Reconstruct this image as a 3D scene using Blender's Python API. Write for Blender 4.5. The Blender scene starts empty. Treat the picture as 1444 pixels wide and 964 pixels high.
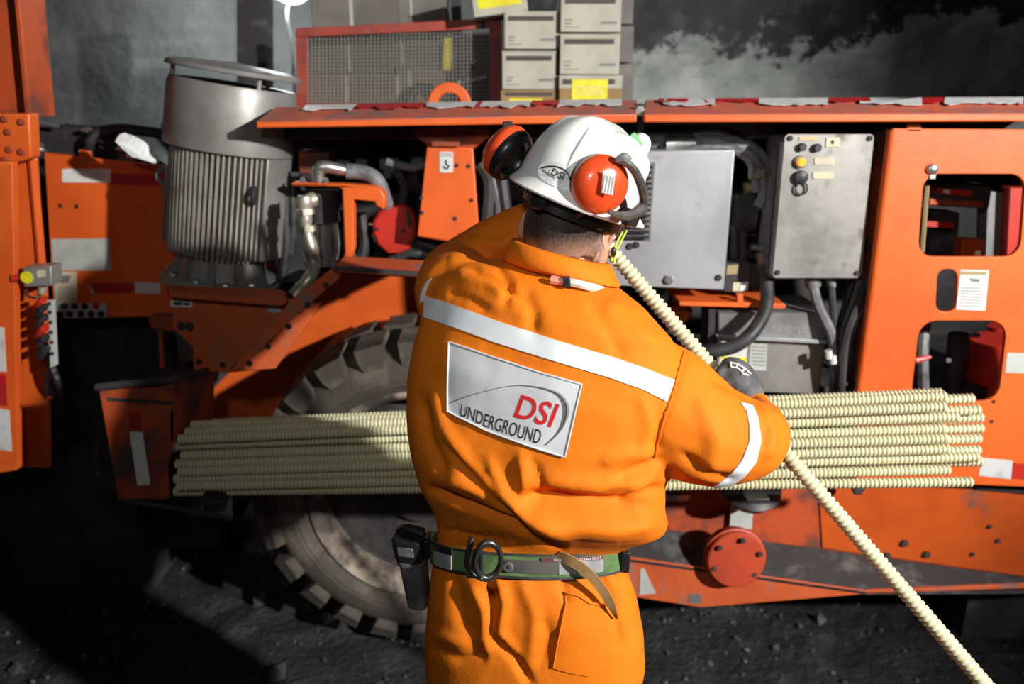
import bpy, bmesh, math, random
import numpy as np
from mathutils import Vector, Matrix, Quaternion, noise
from mathutils.bvhtree import BVHTree
from mathutils.geometry import tessellate_polygon

random.seed(7)
SC = bpy.context.scene
COL = SC.collection
PI = math.pi
V = Vector

# ------------------------------------------------------------------ camera
CAM = V((0.0, 0.0, 1.85)); PITCH = math.radians(17.0); FPX = 1150.0
cam = bpy.data.cameras.new('camera'); cam.sensor_width = 36.0; cam.lens = FPX / 1444.0 * 36.0
cam.clip_start = 0.02; cam.dof.use_dof = True; cam.dof.focus_distance = 1.47; cam.dof.aperture_fstop = 2.6
camo = bpy.data.objects.new('camera', cam); COL.objects.link(camo)
camo.location = CAM; camo.rotation_euler = (PI / 2 - PITCH, 0, 0); SC.camera = camo
SC.cycles.use_denoising = True
SC.cycles.max_bounces = 6
SC.cycles.sample_clamp_indirect = 6.0
# ------------------------------------------------------------------ world, exposure, lights
SC.view_settings.view_transform = 'Standard'; SC.view_settings.look = 'None'
SC.view_settings.exposure = 0.0; SC.view_settings.gamma = 1.0; SC.view_settings.use_curve_mapping = False
wd = bpy.data.worlds.new('World'); SC.world = wd; wd.use_nodes = True
wd.node_tree.nodes['Background'].inputs[0].default_value = (0.75, 0.9, 0.85, 1)
wd.node_tree.nodes['Background'].inputs[1].default_value = 0.035

def spot(name, loc, aim, power, ang, blend, rad, col=(1, 1, 1)):
    l = bpy.data.lights.new(name, 'SPOT'); l.energy = power; l.spot_size = math.radians(ang); l.spot_blend = blend
    l.shadow_soft_size = rad; l.color = col
    o = bpy.data.objects.new(name, l); COL.objects.link(o); o.location = loc
    o.rotation_euler = (V(aim) - V(loc)).to_track_quat('-Z', 'Y').to_euler(); return o
KEY = spot('key_light', (3.2, -1.15, 2.95), (0.0, 2.2, 1.75), 1480, 64, 0.75, 0.07, (1.0, 0.98, 0.94))
FILL = spot('camera_side_light', (-0.16, -0.05, 2.25), (0.25, 2.2, 1.45), 29, 95, 1.0, 0.05, (0.96, 1.0, 0.98))

# ------------------------------------------------------------------ pixel helpers
FW = V((0, math.cos(PITCH), -math.sin(PITCH))); UPV = V((0, math.sin(PITCH), math.cos(PITCH))); RT = V((1, 0, 0))
def ray(px, py): return FW + RT * ((px - 722.0) / FPX) - UPV * ((py - 482.0) / FPX)
def W(px, py, Y):
    d = ray(px, py); return CAM + d * (Y / d.y)
def F(px, py, f): return CAM + ray(px, py) * f
def PIX(p):
    q = V(p) - CAM; f = q.dot(FW)
    return 722.0 + FPX * q.x / f, 482.0 - FPX * q.dot(UPV) / f, f

# ------------------------------------------------------------------ geometry
class G:
    def __init__(s): s.v = []; s.f = []
    def add(s, vs, fs):
        n = len(s.v); s.v += [tuple(x) for x in vs]; s.f += [tuple(i + n for i in q) for q in fs]; return s
    def __iadd__(s, o): s.add(o.v, o.f); return s

HEXF = [(0, 3, 2, 1), (4, 5, 6, 7), (0, 1, 5, 4), (1, 2, 6, 5), (2, 3, 7, 6), (3, 0, 4, 7)]
def hexa(p): return G().add(p, HEXF)
def box(c, h, R=None):
    c = V(c); p = []
    for z in (-1, 1):
        for x, y in ((-1, -1), (1, -1), (1, 1), (-1, 1)):
            q = V((x * h[0], y * h[1], z * h[2]))
            p.append(c + (R @ q if R else q))
    return hexa(p)
def prism(loop, off, holes=()):
    """closed prism from a 3D loop (with holes) and an offset vector"""
    loops = [[V(p) for p in loop]] + [[V(p) for p in h] for h in holes]
    g = G(); off = V(off); flat = [p for l in loops for p in l]; n = len(flat)
    tri = tessellate_polygon(loops)
    vs = flat + [p + off for p in flat]; fs = []
    a, b, c = (flat[i] for i in tri[0]); flip = (b - a).cross(c - a).dot(off) > 0
    for t in tri:
        fs.append(tuple(t[::-1]) if flip else tuple(t))
        r = tuple(i + n for i in t); fs.append(r if flip else r[::-1])
    s = 0
    for l in loops:
        m = len(l)
        for i in range(m):
            j = (i + 1) % m; fs.append((s + i, s + j, s + j + n, s + i + n))
        s += m
    g.add(vs, fs); return fixn(g)
def fixn(g):
    bm = bmesh.new(); vs = [bm.verts.new(p) for p in g.v]
    for f in g.f:
        try: bm.faces.new([vs[i] for i in f])
        except ValueError: pass
    bmesh.ops.recalc_face_normals(bm, faces=bm.faces)
    bm.verts.index_update()
    o = G(); o.add([v.co.copy() for v in bm.verts], [[v.index for v in f.verts] for f in bm.faces]); bm.free(); return o
def P3(poly, Y):
    return [W(p[0], p[1], p[2] if len(p) > 2 else Y) for p in poly]
def slab(poly, Y, t, holes=(), hY=None):
    return prism(P3(poly, Y), (0, t, 0), [P3(h, Y) for h in holes])
def rrect(x0, y0, x1, y1, r, n=5, skew=0.0):
    """rounded rectangle in px; skew moves the bottom in x"""
    out = []
    for cx, cy, a0 in ((x1 - r, y0 + r, -90), (x1 - r, y1 - r, 0), (x0 + r, y1 - r, 90), (x0 + r, y0 + r, 180)):
        for k in range(n + 1):
            a = math.radians(a0 + 90 * k / n); x = cx + r * math.cos(a); y = cy + r * math.sin(a)
            out.append((x + skew * (y - y0) / (y1 - y0), y))
    return out
def frame_of(d):
    d = V(d).normalized(); a = V((0, 0, 1)) if abs(d.z) < 0.9 else V((1, 0, 0))
    e1 = d.cross(a).normalized(); return d, e1, d.cross(e1)
def smooth_path(pts, k=6):
    P = [V(p) for p in pts]; 
    if len(P) < 3: return P
    P = [P[0] * 2 - P[1]] + P + [P[-1] * 2 - P[-2]]; out = []
    for i in range(1, len(P) - 2):
        for s in range(k):
            t = s / k; a, b, c, d = P[i - 1:i + 3]
            out.append(0.5 * (2 * b + (c - a) * t + (2 * a - 5 * b + 4 * c - d) * t * t + (3 * b - a - 3 * c + d) * t ** 3))
    out.append(P[-2]); return out
def tube(path, r, n=8, cap=True):
    P = [V(p) for p in path]; m = len(P); R = r if isinstance(r, (list, tuple)) else [r] * m
    if len(R) != m: R = list(np.interp(np.linspace(0, 1, m), np.linspace(0, 1, len(R)), R))
    T = [(P[min(i + 1, m - 1)] - P[max(i - 1, 0)]).normalized() for i in range(m)]
    _, e1, _ = frame_of(T[0]); vs = []
    for i in range(m):
        e1 = (e1 - T[i] * e1.dot(T[i])).normalized(); e2 = T[i].cross(e1)
        for k in range(n):
            a = 2 * PI * k / n; vs.append(P[i] + (e1 * math.cos(a) + e2 * math.sin(a)) * R[i])
    fs = [(i * n + k, i * n + (k + 1) % n, (i + 1) * n + (k + 1) % n, (i + 1) * n + k) for i in range(m - 1) for k in range(n)]
    if cap: fs += [tuple(range(n))[::-1], tuple((m - 1) * n + k for k in range(n))]
    return G().add(vs, fs)
def hose(pts, r, n=8, k=6): return tube(smooth_path(pts, k), r, n)
def lathe(prof, c, axis, n=32, closed=False, e1=None, arc=(0, 2 * PI)):
    c = V(c); d, a1, a2 = frame_of(axis)
    if e1 is not None: a1 = (V(e1) - d * V(e1).dot(d)).normalized(); a2 = d.cross(a1)
    full = abs(arc[1] - arc[0] - 2 * PI) < 1e-6; m = len(prof); vs = []; nn = n if full else n + 1
    for k in range(nn):
        t = arc[0] + (arc[1] - arc[0]) * k / n; e = a1 * math.cos(t) + a2 * math.sin(t)
        for r, a in prof: vs.append(c + d * a + e * r)
    fs = []
    for k in range(n):
        q = (k + 1) % nn
        for i in range(m if closed else m - 1):
            j = (i + 1) % m; fs.append((k * m + i, k * m + j, q * m + j, q * m + i))
    g = G().add(vs, fs)
    if full and not closed:
        for i in (0, m - 1):
            if prof[i][0] > 1e-6: g.f.append(tuple(k * m + i for k in range(n)))
    bm = bmesh.new(); bv = [bm.verts.new(p) for p in g.v]
    for f in g.f:
        try: bm.faces.new([bv[i] for i in f])
        except ValueError: pass
    bmesh.ops.remove_doubles(bm, verts=bm.verts, dist=1e-5)
    bmesh.ops.recalc_face_normals(bm, faces=bm.faces); bm.verts.index_update()
    o = G(); o.add([v.co.copy() for v in bm.verts], [[v.index for v in f.verts] for f in bm.faces]); bm.free(); return o
def ring(c, axis, R, r, n=24, m=8):
    return lathe([(R + r * math.cos(2 * PI * i / m), r * math.sin(2 * PI * i / m)) for i in range(m)], c, axis, n, closed=True)
def ellipsoid(c, h, R=None, n=16, m=12):
    c = V(c); vs = []; fs = []
    for i in range(m + 1):
        p = -PI / 2 + PI * i / m
        for k in range(n):
            t = 2 * PI * k / n; q = V((h[0] * math.cos(p) * math.cos(t), h[1] * math.cos(p) * math.sin(t), h[2] * math.sin(p)))
            vs.append(c + (R @ q if R else q))
    for i in range(m):
        for k in range(n): fs.append((i * n + k, i * n + (k + 1) % n, (i + 1) * n + (k + 1) % n, (i + 1) * n + k))
    g = G().add(vs, fs); bm = bmesh.new(); bv = [bm.verts.new(p) for p in g.v]
    for f in g.f: bm.faces.new([bv[i] for i in f])
    bmesh.ops.remove_doubles(bm, verts=bm.verts, dist=1e-6)
    bad = [f for f in bm.faces if f.calc_area() < 1e-12]
    if bad: bmesh.ops.delete(bm, geom=bad, context='FACES')
    bm.verts.index_update(); o = G(); o.add([v.co.copy() for v in bm.verts], [[v.index for v in f.verts] for f in bm.faces]); bm.free(); return o
def loft(rings, cap=True):
    n = len(rings[0]); vs = [p for r in rings for p in r]; m = len(rings)
    fs = [(i * n + k, i * n + (k + 1) % n, (i + 1) * n + (k + 1) % n, (i + 1) * n + k) for i in range(m - 1) for k in range(n)]
    if cap: fs += [tuple(range(n))[::-1], tuple((m - 1) * n + k for k in range(n))]
    return fixn(G().add(vs, fs))

# ------------------------------------------------------------------ objects
def rootloc(o):
    while o.parent: o = o.parent
    return V(o.location)
def mesh_of(name, g, m, sharp=40):
    me = bpy.data.meshes.new(name); me.from_pydata([tuple(p) for p in g.v], [], g.f)
    me.validate(); 
    if sharp: me.shade_smooth(); me.set_sharp_from_angle(angle=math.radians(sharp))
    for mm in (m if isinstance(m, (list, tuple)) else [m]): me.materials.append(mm)
    me.update(); return me
def obj(name, g, m, parent=None, bevel=0.0, label=None, kind=None, sharp=40, cut=40):
    """geometry in world coordinates -> one mesh object (child of parent when given)"""
    if parent is not None:
        L = rootloc(parent); gg = G(); gg.v = [tuple(V(p) - L) for p in g.v]; gg.f = g.f
    else: gg = g
    o = bpy.data.objects.new(name, mesh_of(name, gg, m, sharp)); COL.objects.link(o)
    if parent is not None: o.parent = parent
    if bevel:
        b = o.modifiers.new('bevel', 'BEVEL'); b.width = bevel; b.segments = 2; b.limit_method = 'ANGLE'; b.angle_limit = math.radians(cut)
    if label: o['label'] = label
    if kind: o['kind'] = kind
    return o
def top(name, g, m, label, cat, group=None, base=None, **k):
    """a thing that is one mesh: origin put at its base"""
    b = V(base) if base is not None else sum((V(p) for p in g.v), V()) / len(g.v)
    gg = G(); gg.v = [tuple(V(p) - b) for p in g.v]; gg.f = g.f
    o = obj(name, gg, m, None, **k); o.location = b; tag(o, label, cat, group); return o
def tag(o, label, cat, group=None):
    o['label'] = label; o['category'] = cat
    if group: o['group'] = group
    return o
def thing(name, label, cat, loc, group=None):
    o = bpy.data.objects.new(name, None); COL.objects.link(o); o.location = loc; o.empty_display_size = 0.1
    return tag(o, label, cat, group)
def inst(name, me, parent, M, label=None):
    """a piece sharing mesh data; M = world matrix"""
    o = bpy.data.objects.new(name, me); COL.objects.link(o)
    if parent is not None:
        o.parent = parent; M = Matrix.Translation(-rootloc(parent)) @ M
    o.matrix_local = M
    if label: o['label'] = label
    return o
def evaluated(g, mods):
    me = bpy.data.meshes.new('tmp'); me.from_pydata([tuple(p) for p in g.v], [], g.f)
    o = bpy.data.objects.new('tmp', me); COL.objects.link(o)
    for t, kw in mods:
        m = o.modifiers.new(t, t)
        for k, v in kw.items(): setattr(m, k, v)
    dg = bpy.context.evaluated_depsgraph_get(); dg.update()
    ev = o.evaluated_get(dg); em = ev.to_mesh()
    n = len(em.vertices); co = np.empty(n * 3); em.vertices.foreach_get('co', co)
    out = G(); out.v = [tuple(c) for c in co.reshape(-1, 3)]; out.f = [tuple(p.vertices) for p in em.polygons]
    ev.to_mesh_clear(); bpy.data.objects.remove(o); bpy.data.meshes.remove(me); return out
def remesh(g, vox, it=8, fac=0.5):
    return evaluated(g, [('REMESH', dict(mode='VOXEL', voxel_size=vox)), ('SMOOTH', dict(factor=fac, iterations=it))])
def text_geo(body, size=1.0, shear=0.0, fat=0.0, align='CENTER'):
    cu = bpy.data.curves.new('txt', 'FONT'); cu.body = body; cu.size = size; cu.shear = shear; cu.offset = fat
    cu.align_x = align; cu.align_y = 'CENTER'; cu.resolution_u = 4
    o = bpy.data.objects.new('txt', cu); COL.objects.link(o)
    dg = bpy.context.evaluated_depsgraph_get(); dg.update(); ev = o.evaluated_get(dg); em = ev.to_mesh()
    g = G(); g.v = [tuple(v.co) for v in em.vertices]; g.f = [tuple(p.vertices) for p in em.polygons]
    ev.to_mesh_clear(); bpy.data.objects.remove(o); bpy.data.curves.remove(cu); return g
def text_on(body, quad, Y, size=1.0, shear=0.0, fat=0.0):
    """flat text filling the px quad (tl, tr, br, bl) at depth Y"""
    g = text_geo(body, 1.0, shear, fat); xs = [p[0] for p in g.v]; ys = [p[1] for p in g.v]
    x0, x1, y0, y1 = min(xs), max(xs), min(ys), max(ys); tl, tr, br, bl = [V(q) for q in quad]; o = G(); o.f = g.f
    for p in g.v:
        u = (p[0] - x0) / (x1 - x0); v = (y1 - p[1]) / (y1 - y0)
        q = (tl * (1 - u) + tr * u) * (1 - v) + (bl * (1 - u) + br * u) * v; o.v.append(tuple(W(q.x, q.y, Y)))
    return o

# ------------------------------------------------------------------ materials
def mat(name, col, rough=0.6, metal=0.0, col2=None, scale=8.0, lo=0.4, hi=0.65, bump=0.0, bscale=None, spec=0.5,
        dirt=None, dscale=3.0, dlo=0.5, dhi=0.75, stretch=(1, 1, 1), detail=6.0, coat=0.0, emit=None, estr=0.0, bdist=0.01):
    m = bpy.data.materials.new(name); m.use_nodes = True; nt = m.node_tree; N = nt.nodes; L = nt.links
    b = N['Principled BSDF']; b.inputs['Base Color'].default_value = (*col, 1); b.inputs['Roughness'].default_value = rough
    b.inputs['Metallic'].default_value = metal; b.inputs['Specular IOR Level'].default_value = spec
    b.inputs['Coat Weight'].default_value = coat
    if emit: b.inputs['Emission Color'].default_value = (*emit, 1); b.inputs['Emission Strength'].default_value = estr
    if col2 or dirt or bump:
        tc = N.new('ShaderNodeTexCoord'); mp = N.new('ShaderNodeMapping'); mp.inputs['Scale'].default_value = stretch
        L.new(tc.outputs['Object'], mp.inputs['Vector']); vec = mp.outputs['Vector']
    def nz(s, d=detail):
        n = N.new('ShaderNodeTexNoise'); n.inputs['Scale'].default_value = s; n.inputs['Detail'].default_value = d
        n.inputs['Roughness'].default_value = 0.6; L.new(vec, n.inputs['Vector']); return n.outputs['Fac']
    def ramp(f, a, c):
        r = N.new('ShaderNodeMapRange'); r.inputs['From Min'].default_value = a; r.inputs['From Max'].default_value = c
        r.interpolation_type = 'SMOOTHSTEP'; L.new(f, r.inputs['Value']); return r.outputs['Result']
    def mix(f, a, c):
        x = N.new('ShaderNodeMix'); x.data_type = 'RGBA'; L.new(f, x.inputs['Factor'])
        for s, i in ((a, 6), (c, 7)):
            if isinstance(s, tuple): x.inputs[i].default_value = (*s, 1)
            else: L.new(s, x.inputs[i])
        return x.outputs[2]
    cur = col
    if col2: cur = mix(ramp(nz(scale), lo, hi), cur, col2)
    if dirt:
        f = ramp(nz(dscale, 9.0), dlo, dhi); cur = mix(f, cur, dirt)
        rr = N.new('ShaderNodeMapRange'); rr.inputs['To Min'].default_value = rough; rr.inputs['To Max'].default_value = 0.9
        L.new(f, rr.inputs['Value']); L.new(rr.outputs['Result'], b.inputs['Roughness'])
    if not isinstance(cur, tuple): L.new(cur, b.inputs['Base Color'])
    if bump:
        bp = N.new('ShaderNodeBump'); bp.inputs['Strength'].default_value = bump; bp.inputs['Distance'].default_value = bdist
        L.new(nz(bscale or scale * 4), bp.inputs['Height']); L.new(bp.outputs['Normal'], b.inputs['Normal'])
    return m
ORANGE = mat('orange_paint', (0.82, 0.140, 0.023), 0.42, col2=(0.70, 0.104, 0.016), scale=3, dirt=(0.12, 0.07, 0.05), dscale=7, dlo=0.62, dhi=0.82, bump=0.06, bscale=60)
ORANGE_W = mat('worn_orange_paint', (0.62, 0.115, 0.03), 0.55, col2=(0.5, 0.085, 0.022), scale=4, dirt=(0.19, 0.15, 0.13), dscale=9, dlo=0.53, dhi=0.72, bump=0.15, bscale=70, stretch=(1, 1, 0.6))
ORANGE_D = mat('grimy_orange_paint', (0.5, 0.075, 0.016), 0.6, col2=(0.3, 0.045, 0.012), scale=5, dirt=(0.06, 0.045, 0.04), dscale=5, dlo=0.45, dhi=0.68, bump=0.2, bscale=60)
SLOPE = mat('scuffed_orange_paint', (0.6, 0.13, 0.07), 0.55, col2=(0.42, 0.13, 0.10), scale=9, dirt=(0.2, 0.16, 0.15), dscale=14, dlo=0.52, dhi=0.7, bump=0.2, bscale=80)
ORANGE_SHADE = mat('shaded_orange_paint', (0.58, 0.092, 0.010), 0.45, col2=(0.46, 0.07, 0.008), scale=3, dirt=(0.1, 0.06, 0.04), dscale=7, dlo=0.58, dhi=0.8, bump=0.06, bscale=60)  # darker orange: shade over the lower plate painted into its colour
HUBRED = mat('dull_red_paint', (0.5, 0.06, 0.02), 0.5, col2=(0.36, 0.045, 0.018), scale=6, dirt=(0.12, 0.06, 0.05), dscale=9, dlo=0.6, dhi=0.8)
RED = mat('red_paint', (0.55, 0.03, 0.015), 0.45, col2=(0.42, 0.02, 0.012), scale=6, dirt=(0.1, 0.05, 0.04), dscale=8, dlo=0.62, dhi=0.85)
CRATE_RED = mat('crate_red_paint', (0.42, 0.06, 0.04), 0.6, col2=(0.3, 0.05, 0.04), scale=12, dirt=(0.2, 0.13, 0.12), dscale=16, dlo=0.55, dhi=0.75)
BLACK = mat('black_steel', (0.012, 0.012, 0.013), 0.55, col2=(0.03, 0.028, 0.026), scale=10)
SOOT = mat('sooty_steel', (0.02, 0.019, 0.019), 0.75, col2=(0.055, 0.05, 0.048), scale=6, bump=0.4, bscale=40)
DUSTY = mat('dusty_dark_steel', (0.035, 0.032, 0.032), 0.8, col2=(0.13, 0.12, 0.115), scale=9, lo=0.5, hi=0.75, bump=0.4, bscale=50, stretch=(1, 1, 2))
RUBBER = mat('black_rubber', (0.018, 0.018, 0.019), 0.5, col2=(0.05, 0.05, 0.05), scale=14)
HOSEGREY = mat('grey_braided_hose', (0.2, 0.2, 0.205), 0.55, col2=(0.1, 0.1, 0.1), scale=20)
TYRE = mat('tyre_rubber', (0.07, 0.058, 0.047), 0.8, col2=(0.19, 0.152, 0.11), scale=6, lo=0.42, hi=0.7, bump=0.4, bscale=50)
RUST = mat('rusty_rim', (0.38, 0.31, 0.24), 0.75, col2=(0.08, 0.06, 0.05), scale=7, lo=0.42, hi=0.6, bump=0.4)
MOTORG = mat('motor_grey', (0.30, 0.29, 0.275), 0.42, metal=0.35, col2=(0.22, 0.205, 0.19), scale=5, dirt=(0.16, 0.1, 0.06), dscale=12, dlo=0.6, dhi=0.82)
FING = mat('fin_grey', (0.33, 0.305, 0.27), 0.6, metal=0.1, col2=(0.22, 0.18, 0.14), scale=14, lo=0.45, hi=0.75)
STEEL = mat('bright_steel', (0.62, 0.62, 0.6), 0.32, metal=0.85, col2=(0.4, 0.39, 0.37), scale=14)
CREAM = mat('zinc_fitting', (0.6, 0.56, 0.46), 0.4, metal=0.55, col2=(0.35, 0.31, 0.24), scale=20)
CABG = mat('cabinet_steel', (0.50, 0.51, 0.53), 0.4, metal=0.45, col2=(0.38, 0.385, 0.4), scale=3, dirt=(0.2, 0.19, 0.18), dscale=5, dlo=0.55, dhi=0.85, bump=0.04)
BOXG = mat('control_box_steel', (0.36, 0.345, 0.32), 0.42, metal=0.45, col2=(0.25, 0.24, 0.22), scale=7, dirt=(0.13, 0.12, 0.11), dscale=11, dlo=0.52, dhi=0.8, bump=0.04)
LIDG = mat('old_grey_lid', (0.13, 0.13, 0.125), 0.6, col2=(0.22, 0.22, 0.215), scale=8, bump=0.1)
WHITEL = mat('white_label', (0.8, 0.8, 0.78), 0.5, col2=(0.62, 0.62, 0.6), scale=16)
GREYL = mat('grey_label', (0.5, 0.52, 0.49), 0.55, col2=(0.4, 0.42, 0.39), scale=10)
PAPER = mat('yellowed_label', (0.62, 0.55, 0.38), 0.6, col2=(0.5, 0.45, 0.33), scale=14)
TAPEW = mat('white_reflective_tape', (0.66, 0.66, 0.66), 0.4, col2=(0.42, 0.4, 0.39), scale=18, lo=0.5, hi=0.75)
TAPER = mat('red_reflective_tape', (0.5, 0.012, 0.02), 0.4, col2=(0.36, 0.03, 0.03), scale=18)
YELLOW = mat('yellow_label', (0.82, 0.74, 0.015), 0.5, col2=(0.68, 0.6, 0.01), scale=30)
INK = mat('black_ink', (0.02, 0.02, 0.02), 0.6)
GINK = mat('grey_ink', (0.2, 0.2, 0.19), 0.6)
REDINK = mat('red_thread', (0.62, 0.015, 0.02), 0.6)
GOLD = mat('brass_plate', (0.5, 0.38, 0.2), 0.4, metal=0.5)
AMBER = mat('amber_lens', (0.8, 0.25, 0.02), 0.2, emit=(1.0, 0.35, 0.04), estr=1.2)
CARTON = mat('white_carton', (0.50, 0.47, 0.39), 0.8, col2=(0.42, 0.39, 0.32), scale=8)
CARTONB = mat('brown_carton', (0.36, 0.22, 0.09), 0.85, col2=(0.28, 0.17, 0.07), scale=9)
CARTONG = mat('dusty_carton', (0.21, 0.19, 0.165), 0.85, col2=(0.15, 0.135, 0.12), scale=6)
CARTONT = mat('tan_dusty_carton', (0.28, 0.2, 0.13), 0.85, col2=(0.2, 0.145, 0.1), scale=6)
ROD = mat('cream_fibreglass', (0.76, 0.73, 0.53), 0.34, col2=(0.62, 0.60, 0.41), scale=5, dirt=(0.25, 0.3, 0.2), dscale=4, dlo=0.6, dhi=0.85, coat=0.15)

def groove_shade(m, r0, r1, col):
    """yellower thread roots, with the shade of the grooves painted into the colour"""
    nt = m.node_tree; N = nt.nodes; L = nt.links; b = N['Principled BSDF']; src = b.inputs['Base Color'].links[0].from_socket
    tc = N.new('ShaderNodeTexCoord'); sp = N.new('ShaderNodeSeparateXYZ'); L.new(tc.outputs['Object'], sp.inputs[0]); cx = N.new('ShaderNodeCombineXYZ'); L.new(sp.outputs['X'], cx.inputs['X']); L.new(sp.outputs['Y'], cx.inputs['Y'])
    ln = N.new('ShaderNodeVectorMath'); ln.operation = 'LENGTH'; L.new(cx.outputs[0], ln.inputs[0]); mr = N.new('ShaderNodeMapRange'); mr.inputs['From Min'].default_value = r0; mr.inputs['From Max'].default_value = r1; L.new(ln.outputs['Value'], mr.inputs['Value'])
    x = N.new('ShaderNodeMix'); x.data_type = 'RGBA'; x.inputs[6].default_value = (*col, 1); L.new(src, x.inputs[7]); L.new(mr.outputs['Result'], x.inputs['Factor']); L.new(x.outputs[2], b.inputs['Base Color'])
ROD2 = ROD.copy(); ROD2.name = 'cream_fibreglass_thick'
groove_shade(ROD, 0.0112, 0.0128, (0.56, 0.52, 0.28)); groove_shade(ROD2, 0.0122, 0.0140, (0.56, 0.52, 0.28))  # groove shade painted in as a darker yellow
# ================================================================== SETTING: tunnel floor, rock walls, roof
def rock_material(name):
    m = bpy.data.materials.new(name); m.use_nodes = True; nt = m.node_tree; N = nt.nodes; L = nt.links
    b = N['Principled BSDF']; b.inputs['Roughness'].default_value = 0.85
    tc = N.new('ShaderNodeTexCoord'); sp = N.new('ShaderNodeSeparateXYZ'); L.new(tc.outputs['Object'], sp.inputs[0])
    def nz(s, d=8, vec=None, r=0.62):
        n = N.new('ShaderNodeTexNoise'); n.inputs['Scale'].default_value = s; n.inputs['Detail'].default_value = d; n.inputs['Roughness'].default_value = r
        L.new(vec or tc.outputs['Object'], n.inputs['Vector']); return n.outputs['Fac']
    def math_(op, a, c):
        x = N.new('ShaderNodeMath'); x.operation = op
        for i, s in enumerate((a, c)):
            if isinstance(s, (int, float)): x.inputs[i].default_value = s
            else: L.new(s, x.inputs[i])
        return x.outputs[0]
    def rng(f, a, c):
        r = N.new('ShaderNodeMapRange'); r.inputs['From Min'].default_value = a; r.inputs['From Max'].default_value = c; r.interpolation_type = 'SMOOTHSTEP'
        L.new(f, r.inputs['Value']); return r.outputs['Result']
    def mix(f, a, c):
        x = N.new('ShaderNodeMix'); x.data_type = 'RGBA'; L.new(f, x.inputs['Factor'])
        for s, i in ((a, 6), (c, 7)):
            if isinstance(s, tuple): x.inputs[i].default_value = (*s, 1)
            else: L.new(s, x.inputs[i])
        return x.outputs[2]
    # sprayed shotcrete reaches up to a ragged line that climbs to the right
    line = math_('ADD', math_('MULTIPLY', math_('SUBTRACT', sp.outputs['X'], 0.9), 0.10), 2.06)
    h = math_('SUBTRACT', math_('ADD', sp.outputs['Z'], math_('MULTIPLY', math_('SUBTRACT', nz(3.4, 10, None, 0.75), 0.5), 1.0)), line)
    up = rng(h, -0.02, 0.03)
    left = rng(sp.outputs['X'], 0.1, -0.5)
    up = math_('MULTIPLY', up, math_('SUBTRACT', 1.0, left))
    shot = mix(rng(nz(3.5), 0.35, 0.7), (0.30, 0.335, 0.31), (0.52, 0.56, 0.53))
    mp = N.new('ShaderNodeMapping'); mp.inputs['Rotation'].default_value = (0, math.radians(-40), 0); mp.inputs['Scale'].default_value = (0.5, 1, 5)
    L.new(tc.outputs['Object'], mp.inputs['Vector'])
    streak = rng(nz(1.6, 5, mp.outputs['Vector']), 0.45, 0.75)
    darkl = mix(streak, (0.085, 0.09, 0.088), (0.14, 0.15, 0.145))
    shot = mix(left, shot, darkl)
    rock = mix(rng(nz(9), 0.45, 0.75), (0.03, 0.031, 0.03), (0.09, 0.094, 0.09))
    L.new(mix(up, shot, rock), b.inputs['Base Color'])
    bp = N.new('ShaderNodeBump'); bp.inputs['Strength'].default_value = 0.45; bp.inputs['Distance'].default_value = 0.04
    L.new(nz(11, 8), bp.inputs['Height']); L.new(bp.outputs['Normal'], b.inputs['Normal']); return m
ROCK = rock_material('sprayed_rock')
def fbm(p, o=5): return noise.fractal(V(p), 1.0, 2.0, o)
def grid_surf(fn, nu, nv):
    g = G(); g.v = [tuple(fn(i / nu, j / nv)) for j in range(nv + 1) for i in range(nu + 1)]
    g.f = [(j * (nu + 1) + i, j * (nu + 1) + i + 1, (j + 1) * (nu + 1) + i + 1, (j + 1) * (nu + 1) + i) for j in range(nv) for i in range(nu)]
    return g
def backwall(u, v):
    x = -5.5 + 11 * u; z = -0.3 + 3.7 * v
    lean = 0.5 * max(0, z - 1.6) ** 2 * 0.35
    return (x, 4.55 - lean + (0.16 * fbm((x * 0.9, 3.1, z * 0.9)) + 0.05 * fbm((x * 4, 1.7, z * 4))) * min(1.0, max(0.25, 0.6 + 0.5 * x)), z)
obj('wall_back', grid_surf(backwall, 150, 60), ROCK, kind='structure', sharp=None)['label'] = 'rough sprayed rock wall of the tunnel behind the orange rig'
def leftwall(u, v):
    y = -2.5 + 7.6 * u; z = -0.3 + 3.7 * v
    return (-5.0 + 0.25 * max(0, z - 1.8) ** 2 + 0.15 * fbm((2.2, y, z)), y, z)
obj('wall_left', grid_surf(leftwall, 40, 24), ROCK, kind='structure', sharp=None)
def rightwall(u, v):
    y = 5.1 - 7.6 * u; z = -0.3 + 3.7 * v
    return (5.0 - 0.25 * max(0, z - 1.8) ** 2 + 0.15 * fbm((7.2, y, z)), y, z)
obj('wall_right', grid_surf(rightwall, 40, 24), ROCK, kind='structure', sharp=None)
def roof(u, v):
    x = -5.2 + 10.4 * u; y = -2.5 + 7.6 * v
    return (x, y, 3.75 - 0.035 * x * x + 0.15 * fbm((x, y, 9.0)))
obj('ceiling', grid_surf(roof, 50, 36), ROCK, kind='structure', sharp=None)
FLOORM = mat('wet_black_muck', (0.022, 0.022, 0.021), 0.75, col2=(0.06, 0.06, 0.057), scale=7, lo=0.42, hi=0.75, bump=0.9, bscale=38, bdist=0.03, dirt=(0.085, 0.085, 0.08), dscale=45, dlo=0.66, dhi=0.8)
def ground(u, v):
    x = -5.2 + 10.4 * u; y = -2.5 + 7.4 * v
    q = math.hypot(max(0.0, abs(x) - 0.3), y - 1.35); k = min(1.0, max(0.12, q - 0.3))
    return (x, y, k * (0.035 * fbm((x * 1.3, y * 1.3, 0.3)) + 0.018 * fbm((x * 6, y * 6, 4.0)) - 0.01) - 0.006)
obj('floor', grid_surf(ground, 240, 180), FLOORM, kind='structure', sharp=None)
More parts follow.
